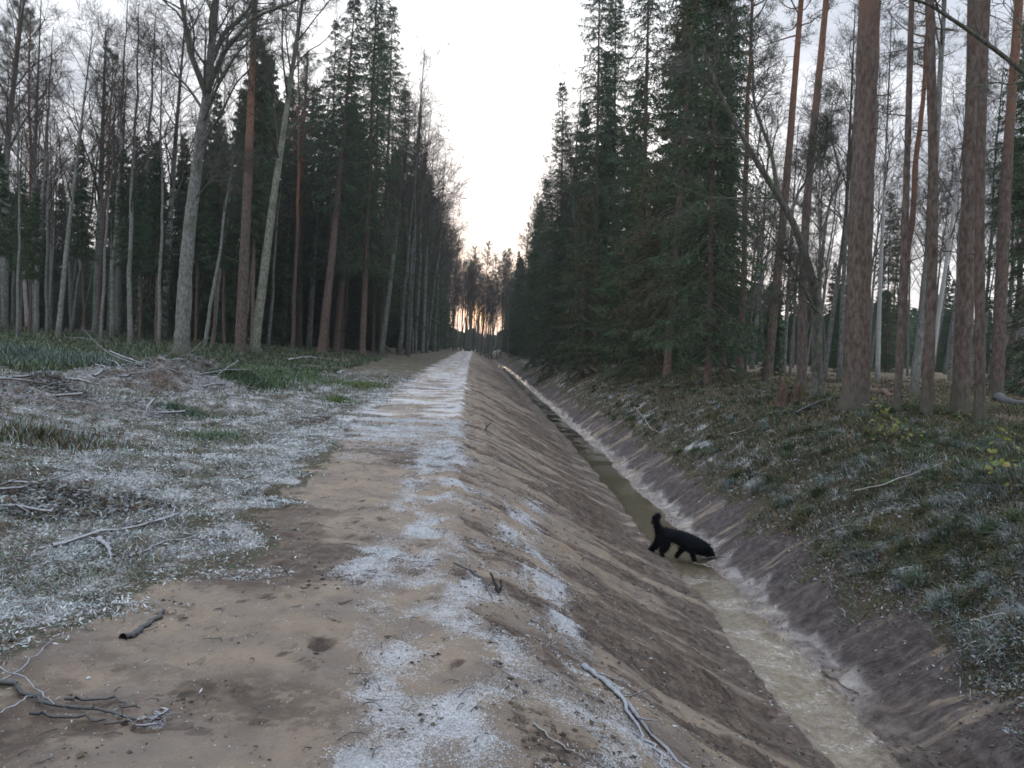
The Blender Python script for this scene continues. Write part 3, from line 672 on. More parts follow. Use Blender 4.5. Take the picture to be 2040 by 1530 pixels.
SPR += [
 (513, [(1185, 712), (1190, 300)], 54, 30, 3.6, .2, .10, .9, .9, False, 'tall hanging spruce at the ditch edge whose crown borders the open sky on the right'),
 (514, [(1118, 706), (1120, 300)], 70, 25, 3.6, .2, .04, .6, .9, False, 'spruce bordering the sky, next farther along the right bank'),
 (516, [(1072, 700), (1074, 400)], 105, 19, 3.3, .2, .0, .5, 1, False, 'broad low spruce far along the right bank'),
 (517, [(1150, 708), (1152, 400)], 62, 15, 3.3, .2, .0, .5, 1, False, 'bushy mid-height spruce between the taller ones on the right bank'),
 (518, [(1100, 712), (1102, 400)], 58, 8, 2.6, .1, .0, .4, 1, False, 'low bushy spruce right at the far ditch edge'),
 (529, [(1290, 742), (1292, 500)], 36, 9, 2.8, .1, .0, .5, 1, True, 'low browning spruce in front of the tall reddish spruce'),
 (530, [(1065, 705), (1067, 500)], 80, 9, 3.0, .1, .0, .4, 1, False, 'low spruce whose boughs reach out over the far ditch'),
 (519, [(1235, 735), (1238, 500)], 40, 7, 2.4, .1, .0, .4, 1, False, 'low spruce filling the gap beneath the ditch-side spruces'),
 (515, [(1088, 703), (1090, 350)], 92, 20, 3.2, .2, .0, .5, 1, False, 'rounded spruce in the middle of the right-hand row along the ditch'),
 (520, [(722, 697), (738, 300)], 55, 29, 3.6, .22, .22, .9, .95, False, 'tallest spruce of the left wood, its crown bordering the open sky'),
 (521, [(760, 696), (773, 300)], 66, 29, 3.8, .22, .15, .8, .95, False, 'spruce with a full crown next to the tallest spruce on the left'),
 (522, [(795, 694), (804, 350)], 79, 27, 4.0, .22, .12, .7, .95, False, 'broad spruce at the left side of the track, third from the front'),
 (523, [(826, 693), (832, 400)], 94, 26, 4.1, .22, .10, .6, .95, False, 'broad dark spruce at the left side of the track, fourth from the front'),
 (526, [(846, 692), (851, 400)], 112, 26, 4.2, .22, .10, .6, .95, False, 'broad dark spruce at the left side of the track, fifth from the front'),
 (527, [(862, 692), (866, 400)], 132, 26, 4.4, .22, .10, .6, .95, False, 'broad spruce at the left side of the track, sixth from the front, overhanging it'),
 (528, [(742, 696), (750, 300)], 74, 31, 3.6, .22, .2, .6, .95, False, 'very tall spruce rising behind the tallest edge spruces on the left'),
 (524, [(650, 700), (662, 300)], 60, 25, 3.2, .2, .25, .9, .95, False, 'tall hanging spruce behind the bare leaning spruce on the left'),
 (525, [(590, 690), (600, 300)], 68, 23, 3.0, .2, .25, .8, .9, False, 'hanging spruce behind the slim reddish pine on the left'),
]
for sd, pts, Y, H, R, r, bare, weep, dens, brown, label in SPR:
    if sd < 513 and sd != 510: Y = float(np.clip(hit(*pts[0])[1], 20, 70))
    base, path = pix_path(pts, Y, H)
    t, br, fo = make_spruce(sd, H, R, r, bare=bare, weep=weep, dens=dens, path=path, gap=.095 if weep >= .8 else .075, dead=14 if bare > .08 else 0, droop=.12)
    e = empty('spruce_tree', base); tag(e, label, 'spruce tree'); t.obj('trunk', M['spruce_bark'], e); c = br.obj('crown', M['twig'], e)
    fo.obj('needles', M['needles_brown' if brown else 'needles'], c, False); HERO_POS.append((base[0], Y))

# ------------------------------------------------------------------ the rest of the wood: copies of a few kinds
proto = {'spruce': [], 'stem': [], 'bare': [], 'pine': []}
def hidden_proto(kind, nm, parts):
    proto[kind].append((nm, parts))
for k in range(4):
    H = [19, 22, 16, 24][k]; t, br, fo = make_spruce(600 + k, H, [2.8, 3.1, 2.6, 3.0][k], .17, bare=[.02, .05, .01, .04][k], weep=[.4, .8, .3, .9][k], gap=.10, fl=.20, fw=.075)
    hidden_proto('spruce', 'spruce_tree', [('trunk', t.mesh('trunk', M['spruce_bark']), None), ('crown', br.mesh('crown', M['twig']), None), ('needles', fo.mesh('needles', M['needles'], False), 'crown')])
for k in range(2):
    t, br, fo = make_spruce(620 + k, 23 + k, 2.5, .17, bare=.42, weep=.8, gap=.10, dead=40, fl=.20, fw=.075)
    hidden_proto('stem', 'spruce_tree', [('trunk', t.mesh('trunk', M['spruce_bark']), None), ('crown', br.mesh('crown', M['twig']), None), ('needles', fo.mesh('needles', M['needles'], False), 'crown')])
for k in range(5):
    H = [18, 15, 20, 17, 14][k]; t, cr = make_bare(640 + k, H, [.13, .09, .15, .11, .08][k], fork=[.4, .45, .35, .5, .3][k], nl=13, spread_=.65)
    hidden_proto('bare', 'bare_tree', [('trunk', t.mesh('trunk', M['grey_bark']), None), ('crown', cr.mesh('crown', M['twig']), None)])
for k in range(3):
    t, br, fo = make_pine(660 + k, [22, 24, 20][k], [.16, .19, .14][k], crown=[.4, .35, .45][k], R=[2.4, 2.8, 2.2][k], dead=14)
    hidden_proto('pine', 'pine_tree', [('trunk', t.mesh('trunk', M['pine_bark']), None), ('crown', br.mesh('crown', M['pine_bark']), None), ('needles', fo.mesh('needles', M['needles_pine'], False), 'crown')])
def place(kind, v, x, y, rz, sc, label, cat, group, tilt=(0, 0)):
    nm, parts = proto[kind][v % len(proto[kind])]
    e = empty(nm, (x, y, ground_z(x, y) - .05)); e.rotation_euler = (tilt[0], tilt[1], rz); e.scale = (sc, sc, sc); tag(e, label, cat, group)
    made = {}
    for pn, me, par in parts:
        made[pn] = link(bpy.data.objects.new(pn, me), made[par] if par else e)
    return e
rs = np.random.RandomState(99)
taken = list(HERO_POS)
def free(x, y, dmin):
    for a_, b_ in taken:
        if (a_ - x) ** 2 + (b_ - y) ** 2 < dmin * dmin: return False
    return True
def scatter(n, kind, xr, yr, sc, label, cat, group, dmin=1.4, tilt=.03, side=1):
    """side: -1 left wood, +1 right wood; xr = distance beyond the wood's edge, within the view"""
    c = 0; tries = 0
    while c < n and tries < n * 60:
        tries += 1
        y = yr[0] + (yr[1] - yr[0]) * rs.rand() ** 1.0
        lim = (.74 * y + 4) if side < 0 else (.74 * y + 4)
        x = xr[0] + (min(xr[1], lim) - xr[0]) * rs.rand()
        if x < xr[0] or x > lim: continue
        x *= side
        k_ = sc[0] + (sc[1] - sc[0]) * rs.rand()
        if kind in ('spruce', 'stem'):
            px_ = 945 + F * x / y; tops = np.interp(px_, [0, 240, 262, 285, 420, 520, 640, 930, 960, 1060, 1180, 1450, 1500, 1700, 1765, 1830, 1960, 2060], [370, 340, 120, 330, 330, 120, -300, -300, -300, -300, -300, -100, 480, 500, 400, 520, 500, 230])
            hor = 685 + (px_ - 945) * .045; kmax = ((hor - tops) / F * y + 1.0) / 19.5
            if kmax < .3: continue
            k_ = min(k_, kmax * (.75 + .25 * rs.rand()))
        if not free(x, y, dmin): continue
        taken.append((x, y)); c += 1
        place(kind, rs.randint(9), x, y, rs.rand() * 6.28, k_, label, cat, group, (rs.normal() * tilt, rs.normal() * tilt))
GL, GR = 'trees standing in the left wood', 'trees standing in the right wood'
# left: belt of dark spruces behind the first trunks
scatter(118, 'spruce', (15, 80), (56, 120), (.45, .85), 'dark spruce deep in the left wood behind the grey trunks', 'spruce tree', GL, 2.2, .02, -1)
scatter(26, 'spruce', (10, 22), (50, 95), (.85, 1.15), 'dense spruce inside the left wood near the track', 'spruce tree', GL, 2.0, .02, -1)
scatter(28, 'spruce', (7.0, 12), (95, 200), (.95, 1.25), 'distant spruce along the left side of the track', 'spruce tree', GL, 2.4, .02, -1)
scatter(24, 'stem', (10, 28), (42, 90), (.85, 1.05), 'bare-stemmed spruce among the crowd of the left wood', 'spruce tree', GL, 1.8, .02, -1)
scatter(56, 'bare', (11, 60), (38, 90), (.7, 1.05), 'thin grey trunk among the crowd of the left wood', 'bare tree', GL, 1.2, .04, -1)
scatter(30, 'bare', (5.6, 8.5), (66, 170), (1.1, 1.5), 'distant bare tree overhanging the left side of the track', 'bare tree', GL, 2.0, .06, -1)
scatter(13, 'pine', (10, 50), (46, 110), (.85, 1.05), 'pine with a dark crown inside the left wood', 'pine tree', GL, 1.8, .02, -1)
# right
scatter(34, 'spruce', (7.2, 10.5), (60, 190), (.62, .98), 'distant spruce along the right bank of the ditch', 'spruce tree', GR, 2.2, .02, 1)
scatter(16, 'spruce', (9, 20), (38, 75), (.7, 1.0), 'dense spruce behind the ditch-side spruces', 'spruce tree', GR, 2.0, .02, 1)
scatter(44, 'spruce', (18, 90), (70, 130), (.4, .68), 'dark spruce deep in the right wood behind the pines', 'spruce tree', GR, 2.4, .02, 1)
scatter(66, 'bare', (11, 70), (26, 90), (.7, 1.0), 'thin bare tree among the crowd of the right wood', 'bare tree', GR, 1.4, .05, 1)
scatter(14, 'bare', (7.5, 9.5), (56, 130), (1.1, 1.4), 'distant bare tree leaning over the right bank', 'bare tree', GR, 2.2, .06, 1)
scatter(28, 'pine', (12, 70), (30, 105), (.8, 1.0), 'slim pine deep in the right wood', 'pine tree', GR, 1.8, .02, 1)
# far end of the cutting: the trees that close the view
for k in range(115):
    x = rs.uniform(-8, 9.5); y = rs.uniform(150, 215); kd = ['bare', 'pine', 'bare', 'bare'][k % 4]
    place(kd, rs.randint(9), x, y, rs.rand() * 6.28, rs.uniform(.85, 1.15), 'far thin tree closing the end of the cutting in front of the low sun', {'bare': 'bare tree', 'pine': 'pine tree'}[kd], 'far trees at the end of the cutting', (rs.normal() * .04, rs.normal() * .04))
# the wood goes on behind: one mass
fw_, ft_ = MB(), MB(); r2 = np.random.RandomState(5)
def far_tree(x, y, H, R):
    z0 = ground_z(x, y); n = 520; t = r2.rand(n) ** .8; az = r2.rand(n) * 2 * PI; rad = R * (1 - t) ** .8 * (.35 + .65 * r2.rand(n))
    p = np.stack([x + rad * np.cos(az) * .6, y + rad * np.sin(az) * .6, z0 + .3 + t * (H - .5)], 1)
    d = norm(np.stack([np.cos(az), np.sin(az), -.45 + .5 * r2.normal(size=n) * .5], 1)); tris(fw_, p, d, .9 + .7 * r2.rand(n), .42, r2)
    tube(fw_, np.array([[[x, y, z0 - .3], [x, y, z0 + H]]]), .16, .02, 5)
for sd_ in (-1, 1):
    for k in range(300):
        y = r2.uniform(118, 300); lo = 13 + max(0, 0); x = lo + (.8 * y + 12 - lo) * r2.rand(); far_tree(sd_ * x, y, r2.uniform(13, 20) * (.68 if x > 26 else 1), r2.uniform(2.2, 3.4))
for k in range(120):
    x = r2.uniform(-30, 30); far_tree(x, r2.uniform(235, 300), r2.uniform(4, 6.5) if abs(x) < 12 else r2.uniform(11, 16), 2.8)
fo_ = fw_.obj('far_wood', M['needles'], None, False); tag(fo_, 'dark mass of the wood going on behind the nearer trees', 'wood', kind='stuff')

# ------------------------------------------------------------------ plants and litter on the ground
def blades(mb, x, y, L, wd, lean, C, rs, az=None, curl=.5, z=None):
    n = len(x); az = rs.rand(n) * 2 * PI if az is None else az
    z = land(x, y) - .01 if z is None else z; p = np.stack([x, y, z], 1)
    h = np.stack([np.cos(az), np.sin(az), 0 * az], 1); s_ = np.stack([-np.sin(az), np.cos(az), 0 * az], 1) * (wd * .5)[:, None]
    up = np.array([0, 0, 1.0]); l1 = lean; l2 = lean + curl
    m = p + (h * np.sin(l1)[:, None] + up * np.cos(l1)[:, None]) * (L * .5)[:, None]
    t = m + (h * np.sin(l2)[:, None] + up * np.cos(l2)[:, None]) * (L * .5)[:, None]
    V = np.stack([p - s_, p + s_, m + s_ * .8, m - s_ * .8, t], 1).reshape(-1, 3); i = np.arange(n)[:, None] * 5
    mb.add(V, Q=i + np.array([0, 1, 2, 3]), T=i + np.array([3, 2, 4]), C=np.repeat(C, 5, 0))
def chips(mb, x, y, L, wd, tilt, C, rs, lift=.012):
    n = len(x); z = land(x, y) + lift * rs.rand(n); p = np.stack([x, y, z], 1); az = rs.rand(n) * 2 * PI
    e = tilt * rs.normal(size=n); e2 = tilt * rs.normal(size=n)
    u = np.stack([np.cos(az) * np.cos(e), np.sin(az) * np.cos(e), np.sin(e)], 1); v = np.stack([-np.sin(az) * np.cos(e2), np.cos(az) * np.cos(e2), np.sin(e2)], 1)
    u = u * (L * .5)[:, None]; v = v * (wd * .5)[:, None]
    p = p + np.array([0, 0, 1.0]) * (np.abs(u[:, 2]) + np.abs(v[:, 2]))[:, None] * .6
    V = np.stack([p - u, p + v, p + u, p - v], 1).reshape(-1, 3)
    mb.add(V, Q=np.arange(n * 4).reshape(n, 4), C=np.repeat(C, 4, 0))
def pick(rs, n, table):
    c = np.array([t[1] for t in table], float); w_ = np.array([t[0] for t in table], float); k = rs.choice(len(table), n, p=w_ / w_.sum())
    return c[k] * (.75 + .5 * rs.rand(n))[:, None]
def fan(rs, n, ylo, yhi, side, xmin, xmax, power=1.0):
    y = ylo * (yhi / ylo) ** (rs.rand(n) ** power); lim = np.minimum(.78 * y + 1.5, xmax); x = (xmin + (lim - xmin) * rs.rand(n)) * side
    return x, y
FR = (.55, .57, .60); FRB = (.36, .40, .41); FG = (.19, .24, .22); DG = (.035, .062, .032); MG = (.06, .10, .04); LG = (.13, .19, .06); BR = (.095, .058, .035); DB = (.045, .032, .025); ST = (.26, .21, .14)
r3 = np.random.RandomState(31)
# left: frosted trampled litter
x, y = fan(r3, 520000, 2.9, 34, -1, 1.1, 17, .95)
vw = np.interp(y, [3, 4.2, 5.3, 7.4, 16, 25, 60], [2.6, 2.3, 1.45, 1.6, 1.9, 2.2, 2.4]); dl = crest(y) - x
nz = fbm(x * .9, y * .9, 4, 51); n2_ = fbm(x * 1.7, y * 1.7, 3, 71)
pr = np.maximum(sst(-.35, .75, dl - vw + .8 * nz + .5 * n2_), .02) * np.clip(.75 + .6 * n2_, .15, 1); k = (r3.rand(len(x)) < pr); x, y, n2_, nz = x[k], y[k], n2_[k], nz[k]
b = MB(); n = len(x); frosty = r3.rand(n) < np.clip(.50 + 1.1 * nz + .45 * n2_, .06, .9) * np.interp(y, [3, 12, 34], [1, .85, .45])
C = np.where(frosty[:, None], pick(r3, n, [(4, FR), (5, FRB), (2, FG)]), pick(r3, n, [(2, FG), (2, MG), (2, BR), (2, (.09, .075, .065)), (2, ST), (1, DG), (2, (.16, .15, .14))]))
sz = .008 + .018 * r3.rand(n) ** 2.5; sz *= np.interp(y, [3, 7, 14, 34], [.8, 1.2, 1.9, 3.2])
chips(b, x, y, sz * 1.9, sz * .42, .38, C, r3, .022)
lo_ = b.obj('frosted_litter', M['litter'], None, False); tag(lo_, 'frosted trampled leaves and chips covering the ground left of the track', 'leaf litter', kind='stuff')
# left: grass
b = MB()
def grass(b, x, y, tab, L, W_, lean=(.2, .7), az=None):
    n = len(x); blades(b, x, y, L * (.5 + .8 * r3.rand(n)), W_ * (.6 + .8 * r3.rand(n)) * np.interp(y, [3, 12, 40], [.7, 1.2, 3]), lean[0] + (lean[1] - lean[0]) * r3.rand(n), pick(r3, n, tab), r3, az)
x, y = fan(r3, 60000, 3.2, 30, -1, 1.4, 16, .8); dl = crest(y) - x; nz = fbm(x * .7, y * .7, 3, 73); k = (dl > np.interp(y, [3, 5, 30], [2.4, 1.6, 2.4]) + .4) & (nz > -.02 - .02 * (y - 10)); x, y = x[k], y[k]
grass(b, x, y, [(4, FRB), (3, FG), (2, DG), (2, MG), (1, ST)], .10, .006, (.5, 1.3))
x, y = fan(r3, 130000, 17, 60, -1, 5.0, 42, 1.0); nz = fbm(x * .3, y * .3, 3, 75); k = (-x > np.interp(y, [17, 24, 32, 60], [9, 6.2, 5.5, 6.5])) & (nz > -.22) ; x, y = x[k], y[k]
grass(b, x, y, [(2, FG), (5, DG), (5, MG), (1.3, LG), (1, BR), (1, ST)], .26, .012, (.2, .9))
def patch(cx, cy, rx, ry, n, tab, L, W_=.012, lean=(.1, .7)):
    a_ = r3.rand(n) * 2 * PI; q_ = np.abs(r3.normal(size=n)) * .62; x = cx + rx * q_ * np.cos(a_); y = cy + ry * q_ * np.sin(a_); k = fbm(x * .9, y * .9, 2, 77) > -.2 - .3 * (q_ < .5); grass(b, x[k], y[k], tab, L * np.clip(1.15 - .5 * q_[k], .3, 1.2), W_, lean)
for (px, py, rx, ry, n, L, tab) in ((455, 762, 1.5, 2.2, 9000, .42, [(3, MG), (4, DG), (1, LG), (1, FG)]), (560, 752, 2.2, 3.0, 8000, .25, [(3, LG), (4, MG), (2, FG)]), (720, 770, .9, 2.4, 2600, .17, [(3, LG), (3, MG), (1, ST)]),
                                    (672, 800, .5, .8, 900, .12, [(3, LG), (3, MG)]), (80, 880, 1.2, .9, 3500, .22, [(3, MG), (2, FRB), (3, BR), (1, ST)]), (60, 720, 4, 4, 9000, .4, [(3, DG), (3, FG)]), (350, 820, .9, .9, 2200, .16, [(3, MG), (2, FG), (1, DG)]),
                                    (430, 870, .8, .9, 1500, .10, [(2, LG), (2, MG), (3, FG)]), (90, 1010, .5, .5, 900, .1, [(2, MG), (2, FG)])):
    c = hit(px, py); patch(c[0], c[1], rx, ry, n, tab, L)
go = b.obj('grass', M['blades'], None, False); tag(go, 'green and frosted grass on the left side of the track and under the left wood', 'grass', kind='stuff')
# right bank: drooping grass, moss, leaves
b = MB()
x, y = fan(r3, 330000, 3.2, 40, 1, 4.0, 24, .9); dr = x - (dctr(y) + dhw(y)); nz = fbm(x * .9, y * .9, 4, 51); nw = fbm(x * 1.3, y * 1.3, 3, 79)
pr = sst(.65, 1.25, dr + .5 * nz) * np.clip(.8 + .9 * nw, .12, 1) * np.interp(dr, [1, 3.5, 6, 10], [1, 1, .7, .3]); k = r3.rand(len(x)) < pr; x, y, dr, nw, nz = x[k], y[k], dr[k], nw[k], nz[k]; n = len(x)
fz = r3.rand(n) < np.clip(.30 + .9 * nz + .1 * nw, .03, .75) * np.interp(dr, [1, 3, 4.5], [1.1, .7, .1]) * np.interp(y, [3, 10, 20], [1.1, .8, .2])
C = np.where(fz[:, None], pick(r3, n, [(2, FR), (4, FRB), (3, FG)]), pick(r3, n, [(5, (.05, .085, .045)), (4, (.075, .12, .055)), (.8, LG), (2.5, BR), (2, DB), (1, ST)]))
wd_ = .006 * (.6 + .8 * r3.rand(n)) * np.interp(y, [3, 10, 40], [.8, 1.5, 4])
az = np.where(dr < 3, PI + .8 * r3.normal(size=n), r3.rand(n) * 2 * PI)
blades(b, x, y, (.05 + .13 * r3.rand(n)) * np.interp(dr, [.8, 2, 4], [.7, 1.1, 1.3]) * (1 + .5 * nw), wd_, .3 + .9 * r3.rand(n), C, r3, az, .7)
nt2 = 2600; tx, ty = fan(r3, nt2, 4, 38, 1, 4.2, 22, .9); tdr = tx - (dctr(ty) + dhw(ty)); k = (tdr > 1.0) & (tdr < 6.5) & (fbm(tx * .6, ty * .6, 2, 85) > -.15); tx, ty, tdr = tx[k], ty[k], tdr[k]
m_ = 46; x = np.repeat(tx, m_) + .05 * r3.normal(size=len(tx) * m_); y = np.repeat(ty, m_) + .05 * r3.normal(size=len(tx) * m_); n = len(x); tL = np.repeat(.10 + .18 * r3.rand(len(tx)), m_); ta = np.repeat(PI + .6 * r3.normal(size=len(tx)), m_) + .7 * r3.normal(size=n)
tc_ = np.repeat(pick(r3, len(tx), [(3, (.06, .095, .045)), (3, (.085, .12, .05)), (2, (.15, .14, .07)), (2, FG), (1.2, FRB), (1, (.13, .12, .06))]), m_, 0) * (.7 + .6 * r3.rand(n))[:, None]
blades(b, x, y, tL * (.6 + .6 * r3.rand(n)), .006 * np.interp(y, [4, 10, 38], [.8, 1.4, 4]), .25 + .6 * r3.rand(n), tc_, r3, ta, 1.0)
go = b.obj('bank_grass', M['blades'], None, False); tag(go, 'dark grass and moss, partly frosted, drooping over the right ditch bank', 'grass', kind='stuff')
b = MB()
x, y = fan(r3, 150000, 3.2, 45, 1, 4.0, 30, .8); dr = x - (dctr(y) + dhw(y)); nw = fbm(x * .8, y * .8, 3, 81)
pr = sst(.5, 1.2, dr) * np.clip(.6 + nw * .9, .1, 1); k = r3.rand(len(x)) < pr; x, y, dr, nw = x[k], y[k], dr[k], nw[k]; n = len(x)
fz = r3.rand(n) < .42 * sst(3.6, 2.0, dr) * np.interp(y, [3, 10, 20], [1.1, .8, .3])
C = np.where(fz[:, None], pick(r3, n, [(2, FRB), (2, (.22, .23, .24))]), pick(r3, n, [(4, (.13, .085, .055)), (2, BR), (1, DB), (3, ST), (2, (.20, .125, .075)), (1, MG)]))
sz = (.02 + .035 * r3.rand(n)) * np.interp(y, [3, 10, 45], [.7, .9, 2.4]); chips(b, x, y, sz * 1.3, sz * .55, .6, C, r3, .04)
lo_ = b.obj('fallen_leaves', M['litter'], None, False); tag(lo_, 'brown and frosted fallen leaves on the right bank and forest floor', 'leaf litter', kind='stuff')
# frost grains on the crest and the sand
def bilin(F_, x, y):
    i = np.clip(np.searchsorted(gx, x) - 1, 0, len(gx) - 2); j = np.clip(np.searchsorted(gy, y) - 1, 0, len(gy) - 2); return F_[j, i]
b = MB(); n = 900000; y = 2.7 * (16 / 2.7) ** (r3.rand(n)); x = crest(y) + 1.7 - 5.0 * r3.rand(n)
fv = bilin(FROST * (1 - VEG), x, y) + .28 * fbm(x * 9, y * 9, 2, 87) + .2 * fbm(x * 3, y * 3, 2, 88); k = (r3.rand(n) < np.clip(fv - .22, 0, 1) * 1.3 + .012); x, y = x[k], y[k]; n = len(x)
sz = (.0022 + .0042 * r3.rand(n)) * np.interp(y, [3, 7, 16], [.9, 1.4, 2.6]); chips(b, x, y, sz * 1.5, sz, .5, pick(r3, n, [(4, FR), (3, (.46, .48, .51)), (1, FRB)]), r3, .006)
fo_ = b.obj('frost_grains', M['litter'], None, False); tag(fo_, 'grains of hoar frost on the crest of the sandy bank', 'frost', kind='stuff')
# frost crumbs, clods and bark bits on the bare sand and the ditch sides
b = MB(); n = 62000; y = 2.7 * (26 / 2.7) ** (r3.rand(n) ** 1.1); x = crest(y) + 5.4 - 7.8 * r3.rand(n); s_ = (x - crest(y)) / (dctr(y) - dhw(y) - crest(y)); nw = fbm(x * 2.3, y * 1.6, 3, 83)
k = (np.abs(x - dctr(y)) > dhw(y) + .02) & (r3.rand(n) < np.clip(np.where(s_ > 0, .35 + 1.3 * nw, -.12 + 1.1 * nw), .008, 1)); x, y, s_ = x[k], y[k], s_[k]; n = len(x)
C = pick(r3, n, [(5, DB), (4, (.06, .045, .035)), (3, (.12, .09, .065)), (1.3, FRB), (1, (.2, .15, .1))]); sz = .004 + .013 * r3.rand(n) ** 4
p = np.stack([x, y, land(x, y) + sz * .3], 1)
an = (r3.rand(n, 6, 3) * .7 + .65) * np.stack([.7 + .9 * r3.rand(n), .7 + .9 * r3.rand(n), .35 + .4 * r3.rand(n)], 1)[:, None]; dirs = np.array([[1, 0, 0], [0, 1, 0], [-1, 0, 0], [0, -1, 0], [0, 0, .8], [0, 0, -.6]])
V = p[:, None] + dirs[None] * an * sz[:, None, None]; i = np.arange(n)[:, None, None] * 6
T = (i + np.array([[0, 1, 4], [1, 2, 4], [2, 3, 4], [3, 0, 4], [1, 0, 5], [2, 1, 5], [3, 2, 5], [0, 3, 5]])).reshape(-1, 3)
b.add(V.reshape(-1, 3), T=T, C=np.repeat(C, 6, 0)); co = b.obj('soil_crumbs', M['litter'], None, False); tag(co, 'small dark clods and crumbs strewn over the sandy bank', 'soil crumbs', kind='stuff')
b = MB(); n = 1100; y = 2.8 * (16 / 2.8) ** r3.rand(n); x = crest(y) + 5.6 - 11.0 * r3.rand(n); x = x[np.abs(x - dctr(y)) > .5]; y = 2.8 * (16 / 2.8) ** r3.rand(len(x)); n = len(x)
a_ = r3.rand(n) * 2 * PI; L = .03 + .11 * r3.rand(n) ** 3; p0 = np.stack([x, y, land(x, y) + .008], 1); x1, y1 = x + L * np.cos(a_), y + L * np.sin(a_); p2 = np.stack([x1, y1, land(x1, y1) + .012], 1)
bw = np.stack([-np.sin(a_), np.cos(a_), 0 * a_], 1) * (.22 * r3.normal(size=n) * L)[:, None]; tt_ = np.linspace(0, 1, 6)
tube(b, np.stack([p0 * (1 - t_) + p2 * t_ + bw * 4 * t_ * (1 - t_) + np.array([0, 0, .006]) * 4 * t_ * (1 - t_) + .0015 * r3.normal(size=p0.shape) for t_ in tt_], 1), .003, .0015, 4)
to = b.obj('twig_litter', M['dark_bark']); tag(to, 'tiny dark twigs scattered over the sand and frosty ground', 'twigs', kind='stuff')

# ------------------------------------------------------------------ sticks, branches, stump, heaps
def gpath(pts, lift, n=14, wob=.012, seed=0):
    W = np.array([hit(px, py) for px, py in pts]); s = np.concatenate([[0], np.cumsum(np.linalg.norm(np.diff(W[:, :2], axis=0), axis=1))]); u = np.linspace(0, s[-1], n)
    X = np.interp(u, s, W[:, 0]); Y = np.interp(u, s, W[:, 1]); q_ = np.random.RandomState(seed); X = X + wob * q_.normal(size=n); Y = Y + wob * q_.normal(size=n)
    Z = land(X, Y) + (lift if np.ndim(lift) == 0 else np.interp(np.linspace(0, 1, n), np.linspace(0, 1, len(lift)), lift))
    Z[1:-1] = np.maximum(Z[1:-1], (Z[:-2] + Z[2:]) / 2 - .005); return np.stack([X, Y, Z], 1)
def stick(pts, r, mt, label, lift=.01, side=(), name='stick', cat='stick', seed=1, wob=.012, tw=5):
    P = gpath(pts, lift, seed=seed, wob=min(wob, r * .7 + .002)); base = P[0].copy(); b = MB(); q_ = np.random.RandomState(seed); P = P - base
    tube(b, P[None], r, r * .45, 8, radii=(r * np.linspace(1, .45, len(P)) * (1 + .12 * q_.normal(size=len(P))))[None]); e = b.obj(name, mt); e.location = base; tag(e, label, cat)
    for s2 in side:
        b = MB(); Q_ = gpath(s2, lift, seed=seed + 3) - base; tube(b, Q_[None], r * .6, r * .25, 6); b.obj('side_branch', mt, e)
    if tw > 2:
        b = MB(); p, T, t, _ = sample(q_, P[None], tw, .15, .95); d = splay(q_, T, .5 + .5 * q_.rand(tw)); d[:, 2] = np.abs(d[:, 2]) * .5
        tube(b, grow_paths(q_, p, d, (.06 + .2 * q_.rand(tw)) * min(1.5, r / .02 + .3), 3, .2), r * .25, r * .1, 4); b.obj('twigs', mt, e)
    return e
FB, DBK, SB = M['frost_bark'], M['dark_bark'], M['straw_bark']
stick([(1158, 1320), (1200, 1368), (1262, 1442), (1315, 1478), (1368, 1545)], .020, FB, 'long frosty branch lying on the ditch side at the bottom centre', .015, [[(1225, 1400), (1265, 1450), (1300, 1500), (1320, 1545)]], 'fallen_branch', 'branch', 3)
stick([(1060, 1450), (1105, 1480), (1165, 1512)], .006, SB, 'thin pale stick low on the bank left of the long frosty branch', seed=4, tw=1)
stick([(-30, 1355), (90, 1408), (190, 1424), (275, 1442)], .012, DBK, 'dark wet branch with a clotted root end in the lower left corner', .02, [[(60, 1432), (170, 1442), (268, 1449)], [(130, 1400), (220, 1405), (280, 1430)]], 'fallen_branch', 'branch', 5)
stick([(-20, 1325), (50, 1368), (104, 1418)], .0042, FB, 'thin frosty stick crossing the dark wet branch in the lower left corner', .03, seed=6, tw=3)
stick([(-20, 1378), (45, 1335), (112, 1284)], .0045, FB, 'long pale stick pointing up right in the lower left corner', .02, seed=7, tw=3)
stick([(-20, 1446), (60, 1398), (100, 1384)], .0045, FB, 'short frosty stick below the dark wet branch in the lower left corner', .02, seed=8, tw=1)
stick([(240, 1284), (280, 1262), (322, 1226)], .022, DBK, 'short dark stick lying on the sand edge, left foreground', .01, seed=9, tw=1)
stick([(100, 1092), (170, 1078), (245, 1060), (305, 1048), (352, 1030)], .016, FB, 'long frosty branch in the frosted litter on the left', .03, [[(305, 1048), (340, 1038), (350, 1000)]], 'fallen_branch', 'branch', 10, tw=7)
stick([(195, 1080), (215, 1100), (226, 1120)], .022, FB, 'stubby frosty stick beside the long frosty branch in the litter', .03, seed=11, tw=1)
stick([(255, 1120), (330, 1085), (400, 1070)], .010, FB, 'thin frosty stick among the litter right of the long frosty branch', .02, seed=12)
stick([(128, 768), (155, 771), (183, 778)], .035, FB, 'frosted stick poking out of the brushwood heaps on the left', .15, seed=13, tw=1)
stick([(195, 822), (245, 814), (295, 806)], .035, FB, 'frosted pole lying in front of the larger brushwood heap', .04, seed=14, tw=1)
stick([(120, 858), (180, 866), (240, 872)], .02, FB, 'frosted pole left of the track below the brushwood', .03, seed=15)
stick([(572, 722), (605, 716), (640, 716)], .09, FB, 'pale frosted log lying at the edge of the left wood', .06, seed=16, tw=0, name='fallen_log', cat='log')
stick([(668, 744), (690, 741)], .05, FB, 'short frosted log on the grass right of the green patch', .03, seed=17, tw=2, name='fallen_log', cat='log')
